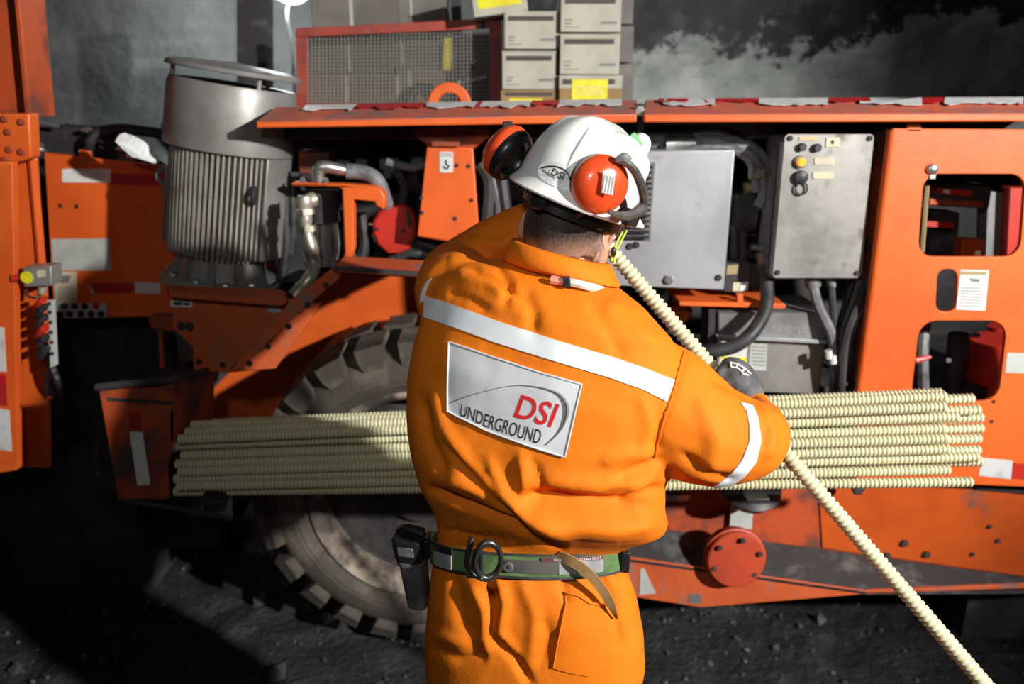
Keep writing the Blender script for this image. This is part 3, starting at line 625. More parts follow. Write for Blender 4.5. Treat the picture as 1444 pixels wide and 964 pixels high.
# ---- control box -----------------------------------------------------------
cb = R('control_box', slab(rrect(1107, 189, 1233, 392, 6, 4, -18), 2.24, 0.014), BOXG, bevel=0.003, label='grey control box with buttons and key')
R('box_body', slab(rrect(1103, 191, 1231, 393, 5, 3, -18), 2.254, 0.13), LIDG, cb, bevel=0.004)
R('box_hinge', tube([W(1102, 200, 2.25), W(1086, 386, 2.25)], 0.009, 8), SOOT, cb)
def btn(name, x, y, r, m, h=0.012, lab=None): return R(name, lathe([(r, 0), (r, h), (r * 0.75, h * 1.25), (0, h * 1.25)], W(x, y, 2.24), (0, -1, 0), 16), m, cb, label=lab)
btn('push_button', 1130, 207, 0.011, RUBBER); btn('push_button', 1151, 208, 0.011, RUBBER)
btn('lamp_bezel', 1128, 228, 0.018, LIDG, 0.008); btn('indicator_lamp', 1128, 228, 0.012, AMBER, 0.016, 'lit amber indicator lamp')
btn('key_switch', 1128, 249, 0.018, RUBBER, 0.014)
R('key_loop', lathe([(0.016 + 0.003 * math.cos(2 * PI * i / 6), 0.003 * math.sin(2 * PI * i / 6)) for i in range(6)], W(1130, 266, 2.232), (0, -1, 0), 16, closed=True), SOOT, cb)
for p, m, lab in (([(1127, 193), (1154, 193), (1153, 198), (1126, 198)], GOLD, 'brass label plate'), ([(1165, 194), (1184, 194), (1183, 207), (1164, 207)], PAPER, 'square label plate'),
                  (rrect(1148, 222, 1177, 232, 2, 3), PAPER, 'cream label plate'), (rrect(1146, 242, 1175, 252, 2, 3), PAPER, 'cream label plate')):
    decal('label_plate', p, 2.24, m, cb, 0.003, lab)
decal('black_print', [(1172, 198), (1176, 198), (1176, 203), (1172, 203)], 2.2365, INK, cb, 0.0006)
bolts(cb, [(1114, 195), (1226, 195), (1208, 385), (1096, 384)], 2.24, 0.008, BOLT_DK)
for a, b in (((1145, 392), (1176, 500)), ((1171, 392), (1182, 508))):
    R('cable_gland', tube([W(a[0], a[1], 2.30), W(a[0] + 2, a[1] + 12, 2.30)], 0.022 if a[0] < 1150 else 0.013, 10), LIDG, cb)
    R('cable', hose([W(a[0] + 1, a[1] + 8, 2.3), W((a[0] * 0.7 + b[0] * 0.3), a[1] + 40, 2.28), W(b[0] - 4, b[1] - 30, 2.26), W(*b, 2.27), W(b[0] + 2, 556, 2.3)], 0.015 if a[0] < 1150 else 0.011, 8), HOSEGREY if a[0] < 1150 else RUBBER, cb)
for x, y in ((1168, 499), (1174, 506)): R('white_cable_tie', tube([W(x, y - 5, 2.24), W(x + 1, y + 6, 2.24)], 0.011, 8), WHITEL, cb)
for k, (x0, xm, xb, z) in enumerate(((1244, 1238, 1192, 2.33), (1250, 1242, 1200, 2.36), (1240, 1226, 1186, 2.37), (1256, 1246, 1206, 2.40), (1246, 1236, 1196, 2.42), (1238, 1218, 1182, 2.41), (1252, 1230, 1188, 2.44))):
    R('cable', hose([W(x0 - 4, 215, z + 0.05), W(x0, 280, z), W(xm, 350, z - 0.04), W((xm + xb) / 2 - 2, 420, z - 0.08), W(xb, 480, z - 0.1), W(xb - 6, 560, z - 0.08)], 0.0125 + 0.002 * (k % 3), 8), RUBBER if k % 3 else SOOT)
for y in (236, 262, 300, 336): R('wire_clip', tube([W(1240, y, 2.32), W(1252, y + 4, 2.34)], 0.01, 8), GOLD if y in (300,) else DUSTY)
for k in range(5): R('cable', hose([W(1180 + 9 * k, 548, 2.28), W(1195 + 8 * k, 540 + (k % 2) * 8, 2.24), W(1216 + 6 * k, 548, 2.3)], 0.010, 7), RUBBER)
# ---- lower box ----------------------------------------------------------------
lbx = R('junction_box', slab([(1012, 476), (1164, 484), (1156, 556), (1008, 550)], 2.31, 0.2), BOXG, bevel=0.004, label='pale grey junction box low in the engine bay')
R('box_lid', slab([(1013, 441), (1168, 441), (1165, 482), (1012, 474)], 2.295, 0.22), LIDG, lbx, bevel=0.004)
R('lid_flange', slab([(1010, 472), (1166, 480), (1166, 485), (1010, 477)], 2.28, 0.02), CABG, lbx, bevel=0.001)
R('lid_lettering', text_on('CAVOTEC', [(1088, 459), (1138, 462), (1137, 470), (1087, 467)], 2.2935, fat=0.01), CABG, lbx, label='pale raised lettering CAVOTEC')
decal('printed_label', [(1058, 484), (1082, 485), (1080, 522), (1056, 521)], 2.31, GREYL, lbx)
for k in range(6): decal('printed_line', [(1060, 488 + 5 * k), (1080, 489 + 5 * k), (1080, 490.6 + 5 * k), (1060, 489.6 + 5 * k)], 2.3085, GINK, lbx, 0.0005)
decal('white_label', [(1016, 480), (1054, 482), (1051, 522), (1014, 520)], 2.31, WHITEL, lbx); decal('yellow_label', [(1018, 502), (1053, 504), (1052, 518), (1017, 516)], 2.3085, YELLOW, lbx, 0.001, 'yellow warning label')
R('side_frame', slab([(1000, 436), (1009, 436), (1005, 552), (996, 552)], 2.3, 0.1), SOOT)
# ---- right side panel with cut-outs -----------------------------------------
rp = R('cutout_panel', slab([(1259, 181), (1540, 183), (1540, 690), (1196, 676)], 2.20, 0.014,
      [rrect(1303, 245, 1447, 362, 22, 5, -9), rrect(1322, 379, 1351, 440, 13, 5, -3), rrect(1297, 452, 1421, 566, 24, 5, -13)]), ORANGE, bevel=0.002, label='bright orange side panel with rounded cut-outs')
R('rolled_edge', tube([W(1259, 183, 2.213), W(1240, 340, 2.213), W(1196, 676, 2.213)], 0.015, 10), ORANGE, rp)
R('panel_return', prism([W(1259, 183, 2.21), W(1196, 676, 2.21), W(1196, 676, 2.21) + V((0.0, 0.14, 0)), W(1259, 183, 2.21) + V((0.0, 0.14, 0))], (0.01, 0, 0)), ORANGE_D, rp)
R('panel_tab', slab([(1281, 174), (1299, 174), (1301, 186), (1278, 186)], 2.20, 0.014), ORANGE, rp, bevel=0.003)
R('panel_latch', ellipsoid(W(1315, 238, 2.197), (0.017, 0.01, 0.015)), STEEL, rp, label='round steel latch'); R('latch_tail', slab([(1312, 246), (1320, 246), (1319, 252), (1311, 252)], 2.196, 0.004), STEEL, rp)
d2 = decal('instruction_label', [(1354, 380), (1394, 381), (1389, 438), (1348, 436)], 2.20, WHITEL, rp, label='white instruction label with fine print')
decal('gold_header', [(1355, 382), (1392, 383), (1391, 388), (1354, 387)], 2.1985, GOLD, d2, 0.0005); decal('printed_picture', [(1366, 392), (1382, 393), (1380, 398), (1370, 397)], 2.1985, GINK, d2, 0.0005)
for k in range(7): decal('printed_line', [(1355 - k * 0.5, 405 + 4.2 * k), (1387 - k * 0.5, 406 + 4.2 * k), (1387 - k * 0.5, 407.2 + 4.2 * k), (1355 - k * 0.5, 406.2 + 4.2 * k)], 2.1985, GINK, d2, 0.0005)
decal('grey_tape', [(1420, 497), (1450, 498), (1448, 526), (1417, 525)], 2.20, GREYL, rp, label='square of grey tape')
decal('white_tape', [(1384, 645), (1428, 649), (1425, 675), (1380, 670)], 2.20, TAPEW, rp, label='slanted white tape'); decal('red_tape', [(1428, 652), (1450, 654), (1450, 676), (1425, 674)], 2.20, RED, rp)
bolts(rp, [(1401, 566), (1398, 594), (1388, 589)], 2.20, 0.006, HOLE_ME)
# inside the cut-outs
R('valve_bank', slab([(1300, 255), (1400, 262), (1395, 294), (1300, 290)], 2.42, 0.1), SOOT, bevel=0.004)
R('red_strip_label', slab([(1312, 264), (1372, 269), (1370, 277), (1311, 272)], 2.41, 0.008), RED, label='red strip with white print'); R('white_print', slab([(1331, 267), (1340, 268), (1339, 273), (1331, 272)], 2.405, 0.004), WHITEL)
R('red_strip_label', slab([(1300, 311), (1346, 314), (1344, 322), (1299, 319)], 2.41, 0.008), RED); R('brown_strip', slab([(1312, 280), (1388, 284), (1387, 292), (1311, 288)], 2.41, 0.008), ORANGE_D)
R('grey_valve', slab([(1306, 296), (1354, 300), (1350, 362), (1303, 360)], 2.48, 0.08), DUSTY, bevel=0.004)
R('orange_block', slab([(1357, 337), (1390, 339), (1388, 366), (1355, 364)], 2.38, 0.05), ORANGE_D, bevel=0.004); R('brass_nut', tube([W(1379, 356, 2.37), W(1379, 357, 2.34)], 0.009, 6), GOLD)
R('grey_side_wall', slab([(1394, 270), (1425, 272), (1420, 370), (1390, 368)], 2.5, 0.06), LIDG); R('red_wall', slab([(1425, 265), (1520, 265), (1520, 370), (1420, 370)], 2.46, 0.05), RED); R('chain', tube([W(1307, 262, 2.3), W(1300, 355, 2.3)], 0.007, 6), GOLD)
R('red_drum', tube([W(1412, 478, 2.52), W(1398, 590, 2.52)], 0.095, 24), RED, bevel=0.004, label='dull red drum behind the panel'); R('drum_cap', tube([W(1410, 458, 2.5), W(1410, 464, 2.5)], 0.035, 16), RED)
R('dark_pipe', tube([W(1352, 470, 2.46), W(1340, 570, 2.46)], 0.03, 12), SOOT); R('red_tap', tube([W(1290, 508, 2.34), W(1312, 503, 2.34)], [0.012, 0.008, 0.006], 8), RED); R('steel_nut', tube([W(1338, 507, 2.4), W(1338, 508, 2.37)], 0.008, 6), STEEL); R('grey_hose', hose([W(1304, 455, 2.4), W(1300, 500, 2.36), W(1302, 560, 2.4)], 0.018, 8), HOSEGREY)
# ---- lower chassis ---------------------------------------------------------
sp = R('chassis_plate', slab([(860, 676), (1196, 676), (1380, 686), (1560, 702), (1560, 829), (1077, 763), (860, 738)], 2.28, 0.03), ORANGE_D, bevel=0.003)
R('chassis_plate_clean', slab([(1155, 683), (1380, 690), (1560, 706), (1560, 828), (1160, 772)], 2.274, 0.006), ORANGE_SHADE, sp)
R('panel_gap', slab([(1378, 682), (1560, 698), (1560, 706), (1378, 690)], 2.262, 0.01), BLACK, sp)
R('chassis_ledge', prism([W(860, 738, 2.275), W(1077, 763, 2.275), W(1560, 829, 2.275), W(1560, 832, 2.15), W(1222, 834, 2.15), W(860, 784, 2.15)], (0, 0.0, -0.01)), DUSTY, sp)
wp = R('chassis_wedge', slab([(860, 783), (900, 788), (1222, 833), (1560, 819), (1560, 825), (1222, 837), (990, 856), (900, 842), (860, 838)], 2.15, 0.012), ORANGE_W, bevel=0.003)
decal('white_mark', [(903, 802), (908, 800), (925, 836), (902, 838)], 2.15, GREYL, wp); decal('grey_mark', [(972, 837), (989, 837), (988, 851), (970, 849)], 2.15, LIDG, wp)
bolts(sp, [(1275, 765), (1250, 783), (1306, 781)], 2.272, 0.013, BOLT_DK); bolts(sp, [(1407, 762), (1371, 781), (1395, 742)], 2.272, 0.008, BOLT_DK)
hubc = W(1038, 789, 2.115); hcv = R('hub_cover', lathe([(0.085, -0.05), (0.092, -0.02), (0.092, -0.012), (0.087, -0.010), (0.086, 0.002), (0.082, 0.006), (0.0, 0.008)], hubc, (0, -1, 0.12), 40), HUBRED, label='round dull red hub cover'); 
for a in range(0, 360, 60):
    t = math.radians(a + 20); p = hubc + V((0.070 * math.cos(t), -0.007, 0.070 * math.sin(t))); inst('bolt', BOLT_DK, hcv, Matrix.Translation(p) @ Matrix.Diagonal((0.009,) * 3 + (1,)))
R('grey_tab', slab([(1032, 706), (1063, 708), (1060, 746), (1029, 743)], 2.26, 0.01), GREYL, sp); R('dark_lamp', lathe([(0.0, -0.03), (0.07, -0.03), (0.09, 0.0), (0.07, 0.02), (0.0, 0.03)], W(1058, 690, 2.2), (0, -0.3, 1), 24), RUBBER)
# rack arms that carry the bundle of rods
for x, yb, yw, w_ in ((303, 692, 2.0, 0.03), (1062, 688, 1.90, 0.03)):
    p = W(x, yb, yw); R('rack_arm', box((p.x, (p.y + 2.3) / 2 - 0.01, p.z - 0.011), (w_, (2.3 - p.y) / 2 + 0.04, 0.007)), BLACK, bevel=0.003)
bolts(RIG, [(1209, 688)], 2.2, 0.02, BOLT_DK)
# ---- wheel ----------------------------------------------------------------
WC = V((W(590, 698, 2.43).x, 2.60, 0.562)); WS = 0.90; wh = R('wheel', lathe([(r * WS, a) for r, a in [(0.40, -0.10), (0.40, 0.10), (0.405, 0.135), (0.425, 0.17), (0.455, 0.188), (0.46, 0.185), (0.465, 0.191), (0.49, 0.192), (0.525, 0.182), (0.55, 0.165), (0.574, 0.13), (0.578, 0.0), (0.57, -0.13), (0.53, -0.17), (0.45, -0.18), (0.40, -0.12)]], WC, (0, -1, 0), 96, closed=True, e1=(1, 0, 0)), TYRE, label='big dusty black tyre with chunky tread blocks')
lug = []
for a in (0.182, 0.02):
    pass
def lugpt(r, a, w): return V((r * WS * math.cos(w), -a, r * WS * math.sin(w)))
w_ = 0.085; LG = fixn(loft([[lugpt(r, a, s) for r, a, s in sec] for sec in (
    [(0.525, 0.186, -w_ * .8), (0.525, 0.186, w_ * .8), (0.53, 0.170, w_ * .8), (0.53, 0.170, -w_ * .8)],
    [(0.56, 0.194, -w_ * .9), (0.56, 0.194, w_ * .9), (0.54, 0.155, w_), (0.54, 0.155, -w_)],
    [(0.608, 0.176, -w_), (0.608, 0.176, w_), (0.565, 0.13, w_), (0.565, 0.13, -w_)],
    [(0.617, 0.02, -w_), (0.617, 0.02, w_), (0.57, 0.02, w_), (0.57, 0.02, -w_)])]))
LUG_ME = mesh_of('tread_block', LG, TYRE, 30)
LG2 = G(); LG2.v = [(p[0], -p[1], p[2]) for p in LG.v]; LG2.f = [f[::-1] for f in LG.f]; LUG2_ME = mesh_of('tread_block', LG2, TYRE, 30)
for k in range(24):
    inst('tread_block', LUG_ME, wh, Matrix.Translation(WC) @ Matrix.Rotation(2 * PI * k / 24, 4, 'Y'))
    inst('tread_block', LUG2_ME, wh, Matrix.Translation(WC) @ Matrix.Rotation(2 * PI * (k + 0.5) / 24, 4, 'Y'))
R('rim_flange', lathe([(r * WS, a) for r, a in [(0.385, 0.05), (0.402, 0.13), (0.418, 0.158), (0.408, 0.172), (0.392, 0.16), (0.375, 0.12), (0.36, 0.05)]], WC, (0, -1, 0), 64, closed=True), RUST, wh, label='rusty pale rim flange')
R('rim', lathe([(r * WS, a) for r, a in [(0.385, 0.06), (0.36, 0.07), (0.335, 0.02), (0.32, -0.01), (0.19, -0.02), (0.185, 0.03), (0.15, 0.05), (0.14, 0.09), (0.0, 0.095)]], WC, (0, -1, 0), 64), SOOT, wh)
for k in range(12):
    t = 2 * PI * k / 12; inst('wheel_nut', BOLT_DK, wh, Matrix.Translation(WC + V((0.217 * math.cos(t), 0.015, 0.217 * math.sin(t)))) @ Matrix.Diagonal((0.016, 0.03, 0.016, 1)))
# second wheel's axle housing keeps the rig standing to the right
R('rear_axle_housing', box((1.9, 2.75, 0.42), (0.3, 0.28, 0.43)), SOOT)
R('front_axle_housing', box((-1.75, 2.95, 0.3), (0.35, 0.2, 0.31)), SOOT)
# ---- step box at the left front -------------------------------------------
f0 = [W(138, 546, 2.0), W(246, 536, 2.0), W(246, 618, 2.0), W(236, 656, 2.0), W(238, 704, 2.0), W(166, 703, 2.0)]
stp = R('step_box', prism(f0, (0, 0.012, 0)), ORANGE_D, bevel=0.003)
R('step_side', prism([W(246, 536, 2.0), W(303, 520, 2.3), W(300, 600, 2.3), W(246, 622, 2.0)], (-0.01, 0, 0)), ORANGE_D, stp)
R('step_lip', hose([W(136, 546, 1.99), W(180, 541, 1.99), W(246, 534, 1.995), W(304, 519, 2.3)], 0.010, 8, 3), DUSTY, stp)
decal('reflective_strip', [(183, 608), (201, 609), (212, 683), (194, 684)], 2.0, WHITEL, stp, label='white vertical reflective strip'); decal('red_strip', [(182, 581), (199, 580), (199, 606), (183, 606)], 2.0, TAPER, stp)
decal('scratch_line', [(150, 560), (245, 566), (245, 571), (152, 565)], 2.0, DUSTY, stp, 0.001)
R('step_bar', hose([W(165, 704, 2.0), W(240, 715, 2.03), W(327, 731, 2.06)], 0.007, 8, 3), DUSTY, stp)
R('step_tread', slab([(283, 694), (326, 697), (327, 731), (283, 724)], 2.06, 0.012), LIDG, stp, bevel=0.002)
R('step_hanger', box((-0.98, 2.36, 1.0), (0.03, 0.3, 0.05)), SOOT, stp)
R('step_hose', hose([W(150, 600, 2.05), W(134, 640, 2.08), W(140, 670, 2.08), W(165, 690, 2.05)], 0.008, 7), RUBBER, stp)
# ================================================================== THE MINER
def fabric(name, a, b_, rough=0.75):
    m = mat(name, a, rough, col2=b_, scale=5, lo=0.35, hi=0.75, spec=0.25)
    nt = m.node_tree; N = nt.nodes; L = nt.links; b = N['Principled BSDF']; tc = N.new('ShaderNodeTexCoord')
    n1 = N.new('ShaderNodeTexNoise'); n1.inputs['Scale'].default_value = 900; n1.inputs['Detail'].default_value = 2; L.new(tc.outputs['Object'], n1.inputs['Vector'])
    bp = N.new('ShaderNodeBump'); bp.inputs['Strength'].default_value = 0.12; bp.inputs['Distance'].default_value = 0.002; L.new(n1.outputs['Fac'], bp.inputs['Height'])
    n2 = N.new('ShaderNodeTexNoise'); n2.inputs['Scale'].default_value = 14; n2.inputs['Detail'].default_value = 5; L.new(tc.outputs['Object'], n2.inputs['Vector'])
    b2 = N.new('ShaderNodeBump'); b2.inputs['Strength'].default_value = 0.35; b2.inputs['Distance'].default_value = 0.012; L.new(n2.outputs['Fac'], b2.inputs['Height']); L.new(bp.outputs['Normal'], b2.inputs['Normal'])
    L.new(b2.outputs['Normal'], b.inputs['Normal']); return m
CLOTH = fabric('orange_cotton', (0.80, 0.190, 0.006), (0.74, 0.168, 0.005))
SILVER = mat('silver_reflective_tape', (0.80, 0.83, 0.86), 0.45, col2=(0.7, 0.74, 0.78), scale=10, spec=0.4)
PATCH = mat('white_patch_cloth', (0.62, 0.635, 0.65), 0.7, col2=(0.54, 0.555, 0.57), scale=14)
SKIN = mat('skin', (0.62, 0.33, 0.22), 0.5, col2=(0.55, 0.27, 0.17), scale=18)
GLOVE = mat('grey_knit_glove', (0.07, 0.075, 0.078), 0.75, col2=(0.12, 0.125, 0.13), scale=40, bump=0.5, bscale=220, bdist=0.003)
HAIRM = bpy.data.materials.new('dark_cropped_hair'); HAIRM.use_nodes = True
def hair_mat():
    nt = HAIRM.node_tree; N = nt.nodes; L = nt.links; b = N['Principled BSDF']; b.inputs['Roughness'].default_value = 0.6
    tc = N.new('ShaderNodeTexCoord'); sp = N.new('ShaderNodeSeparateXYZ'); L.new(tc.outputs['Object'], sp.inputs[0])
    n = N.new('ShaderNodeTexNoise'); n.inputs['Scale'].default_value = 260; n.inputs['Detail'].default_value = 3; L.new(tc.outputs['Object'], n.inputs['Vector'])
    r = N.new('ShaderNodeMapRange'); r.inputs['From Min'].default_value = HAIR_Z0; r.inputs['From Max'].default_value = HAIR_Z1; L.new(sp.outputs['Z'], r.inputs['Value'])
    s = N.new('ShaderNodeMath'); s.operation = 'MULTIPLY_ADD'; L.new(n.outputs['Fac'], s.inputs[0]); s.inputs[1].default_value = 0.5; s.inputs[2].default_value = -0.25
    a = N.new('ShaderNodeMath'); a.operation = 'ADD'; a.use_clamp = True; L.new(r.outputs['Result'], a.inputs[0]); L.new(s.outputs[0], a.inputs[1])
    x = N.new('ShaderNodeMix'); x.data_type = 'RGBA'; x.inputs[6].default_value = (0.50, 0.27, 0.18, 1); x.inputs[7].default_value = (0.022, 0.016, 0.012, 1); L.new(a.outputs[0], x.inputs['Factor']); L.new(x.outputs[2], b.inputs['Base Color'])

MAN = thing('person', 'worker in orange coveralls with silver stripe, seen from behind gripping a long rod', 'person', (0.03, 1.35, 0))
def sec(L, R_, b, e=2.3, n=40, lean=0.22):
    """body section: silhouette points L, R as (px, py, Y), half depth b"""
    pl, pr = W(*L), W(*R_); c = (pl + pr) / 2; u = (pr - pl) / 2
    vd = V((0, lean, 1)).cross(u).normalized()
    if vd.y < 0: vd = -vd
    out = []
    for k in range(n):
        t = 2 * PI * k / n; cx, sx = math.cos(t), math.sin(t)
        out.append(c + u * (math.copysign(abs(cx) ** (2 / e), cx)) + vd * b * (math.copysign(abs(sx) ** (2 / e), sx)))
    return out, c, u, vd
YL, YR = 1.44, 1.28
TORSO = [((736, 356, 1.43), (842, 388, 1.37), .060), ((706, 364, 1.45), (872, 408, 1.35), .082), ((656, 372, YL), (906, 436, 1.32), .098), ((622, 394, YL), (946, 480, YR), .118),
         ((604, 432, YL), (962, 540, YR), .132), ((590, 480, 1.43), (958, 600, YR), .140), ((581, 530, 1.43), (946, 650, YR), .142), ((579, 580, 1.42), (938, 690, YR), .142), ((584, 630, 1.41), (938, 722, 1.29), .142),
         ((596, 676, 1.41), (943, 742, 1.29), .142), ((610, 704, 1.40), (938, 750, 1.30), .128), ((618, 724, 1.39), (905, 760, 1.31), .108), ((619, 744, 1.39), (882, 770, 1.32), .100), ((618, 772, 1.39), (880, 790, 1.32), .106),
         ((612, 800, 1.39), (888, 815, 1.32), .120), ((606, 840, 1.39), (899, 850, 1.32), .130), ((602, 890, 1.39), (908, 896, 1.32), .134), ((603, 940, 1.39), (911, 942, 1.32), .130), ((612, 970, 1.39), (904, 970, 1.32), .115)]
torso = loft([sec(*s)[0] for s in TORSO])
def limb(pts, n=14):
    P = smooth_path([p for p, r in pts], 4); rs = np.interp(np.linspace(0, len(pts) - 1, len(P)), range(len(pts)), [r for p, r in pts]); return fixn(tube(P, list(rs), n))
ARM_R = [(W(895, 540, 1.33), .09), (W(930, 563, 1.31), .102), (W(985, 604, 1.295), .098), (W(1040, 618, 1.30), .080), (W(1062, 613, 1.345), .066), (W(1056, 592, 1.41), .053), (W(1047, 565, 1.455), .043)]
ARM_L = [(W(690, 440, 1.42), .085), (W(650, 418, 1.45), .085), (W(645, 400, 1.56), .078), (W(652, 385, 1.64), .075), (W(703, 354, 1.61), .070), (W(752, 322, 1.60), .056), (W(778, 308, 1.59), .042)]
SHL = W(650, 418, 1.45); ELL = W(652, 385, 1.64); WRL = W(752, 322, 1.60)
arm_r = limb(ARM_R)
arm_l = limb(ARM_L)
hipL, hipR = W(682, 930, 1.40), W(830, 930, 1.33)
legx = [(hipL, V((-0.10, 1.36, 0.06)), -1), (hipR, V((0.17, 1.32, 0.06)), 1)]
legs = []
for h, ft, s in legx:
    kn = h.lerp(ft, 0.5) + V((0, 0.03, 0)); legs.append(limb([(h + V((0, 0, .06)), .095), (h, .098), (h.lerp(kn, .5), .096), (kn, .085), (kn.lerp(ft, .5), .078), (ft + V((0, 0, .10)), .074), (ft + V((0, 0, .03)), .076)]))
cg = G(); cg += torso; cg += arm_r; cg += arm_l
for l in legs: cg += l
cg = remesh(cg, 0.0065, 10, 0.5)
# ---- folds: creases and swells along lines of the cloth on the camera side
FOLDS = [  # px polyline, width px, height m (negative = crease)
    ([(738, 700), (790, 706), (850, 712), (900, 713)], 13, -.020), ([(735, 725), (800, 738), (870, 742), (925, 735)], 16, .014),
    ([(735, 690), (780, 680), (860, 690), (925, 676)], 14, .006), ([(880, 690), (910, 668), (930, 650)], 9, .008), ([(888, 702), (920, 690), (940, 690)], 7, -.009),
    ([(606, 690), (660, 712), (720, 738), (790, 770)], 6, -.014), ([(616, 668), (680, 690), (740, 715), (800, 752)], 12, .010),
    ([(628, 628), (665, 668), (705, 708), (745, 745)], 7, -.009), ([(592, 560), (605, 620), (628, 668)], 9, -.008), ([(610, 545), (626, 600), (660, 655), (700, 690)], 10, .007),
    ([(735, 640), (740, 680), (735, 700)], 8, .007), ([(752, 650), (768, 690), (800, 705)], 6, -.005), ([(690, 650), (712, 690), (750, 730)], 7, .006),
    ([(930, 645), (900, 662), (870, 672)], 7, -.008), ([(925, 640), (880, 640), (845, 650)], 10, .006), ([(918, 660), (880, 690), (850, 695)], 6, -.006),
    ([(967, 490), (948, 560), (930, 600), (922, 645)], 3.4, -.003), ([(940, 660), (965, 684), (990, 690)], 6, -.006), ([(985, 560), (1010, 620), (1000, 672)], 14, .006), ([(960, 640), (1000, 668), (1040, 680)], 7, -.006),
    ([(1075, 575), (1090, 610), (1080, 650)], 8, .006), ([(1062, 560), (1080, 600), (1075, 640)], 5, -.004), ([(1000, 528), (1040, 548), (1070, 562)], 9, -.008),
    ([(640, 388), (690, 402), (720, 420)], 9, .008), ([(660, 380), (700, 395), (735, 420)], 5, -.006), ([(700, 372), (718, 400), (712, 430)], 6, -.006), ([(628, 410), (660, 420), (690, 440)], 8, -.005), ([(738, 405), (752, 440), (750, 470)], 9, -.005),
    ([(650, 352), (690, 368), (720, 362)], 7, -.007), ([(660, 340), (700, 345), (728, 335)], 8, .006), ([(630, 365), (660, 372), (690, 380)], 7, .006),
    ([(850, 425), (890, 450), (925, 490)], 14, .005), ([(830, 420), (860, 470), (880, 510)], 10, -.003), ([(905, 560), (915, 600), (905, 640)], 9, .004),
    ([(688, 800), (694, 850), (690, 900)], 6, -.005), ([(700, 806), (712, 850), (705, 890), (730, 930)], 7, .007), ([(665, 820), (682, 860), (690, 930)], 8, .006), ([(640, 810), (650, 870), (672, 915)], 9, -.006),
    ([(700, 900), (728, 930), (748, 964)], 6, -.011), ([(735, 815), (755, 870), (748, 930)], 10, .005), ([(764, 870), (775, 900), (760, 940)], 9, -.005), ([(790, 810), (800, 850)], 5, -.005), ([(845, 808), (856, 845)], 4, -.006), ([(858, 806), (872, 850), (880, 900)], 5, .006),
    ([(872, 808), (880, 850), (896, 900)], 5, -.006), ([(606, 915), (650, 930), (690, 925)], 7, -.006), ([(610, 890), (650, 905), (680, 900)], 8, .005), ([(620, 746), (650, 752), (690, 760)], 4, -.004), ([(640, 728), (642, 752)], 3, -.003), ([(690, 750), (694, 764)], 3, -.004), ([(705, 752), (708, 766)], 3, -.004), ([(720, 754), (726, 768)], 3, -.004),
]
def apply_folds(g, folds):
    P = np.array(g.v); 
    bm = bmesh.new(); vs = [bm.verts.new(p) for p in g.v]
    for f in g.f:
        try: bm.faces.new([vs[i] for i in f])
        except ValueError: pass
    bm.normal_update(); Nn = np.array([tuple(v.normal) for v in bm.verts]); bm.free()
    q = P - np.array(CAM); f_ = q @ np.array(FW); px = 722 + FPX * q[:, 0] / f_; py = 482 - FPX * (q @ np.array(UPV)) / f_
    ray_ = -q / np.linalg.norm(q, axis=1)[:, None]; facing = np.clip((Nn * ray_).sum(1) * 1.6 + 0.1, 0, 1)
    disp = np.zeros(len(P))
    for line, w, h in folds:
        d2 = np.full(len(P), 1e9); tt = np.zeros(len(P)); n = len(line) - 1
        for i in range(n):
            a = np.array(line[i]); b = np.array(line[i + 1]); ab = b - a; ap = np.stack([px - a[0], py - a[1]], 1)
            t = np.clip(ap @ ab / (ab @ ab), 0, 1); dd = ((ap - t[:, None] * ab) ** 2).sum(1); m = dd < d2
            d2[m] = dd[m]; tt[m] = (i + t[m]) / n
        disp += 1.35 * h * np.exp(-d2 / (w * w)) * np.clip(np.minimum(tt, 1 - tt) * 5 + 0.35, 0, 1)
    disp *= facing
    ns = np.array([noise.noise(V(p) * 9.0) * 0.0035 + noise.noise(V((p[0] * 22, p[1] * 22, p[2] * 14))) * 0.0016 for p in P])
    P = P + Nn * (disp + ns)[:, None]; o = G(); o.v = [tuple(p) for p in P]; o.f = g.f; return o
cg = apply_folds(cg, FOLDS)
COVER = obj('coverall', cg, CLOTH, MAN, sharp=None, label='orange cotton coverall')
COVER.data.shade_smooth()
BVH = BVHTree.FromPolygons([V(p) for p in cg.v], cg.f)
def hit(px, py, off=0.0):
    d = ray(px, py).normalized(); loc, nrm, i, t = BVH.ray_cast(CAM, d)
    if loc is None: return None, None
    if nrm.dot(d) > 0: nrm = -nrm
    return loc + nrm * off, nrm
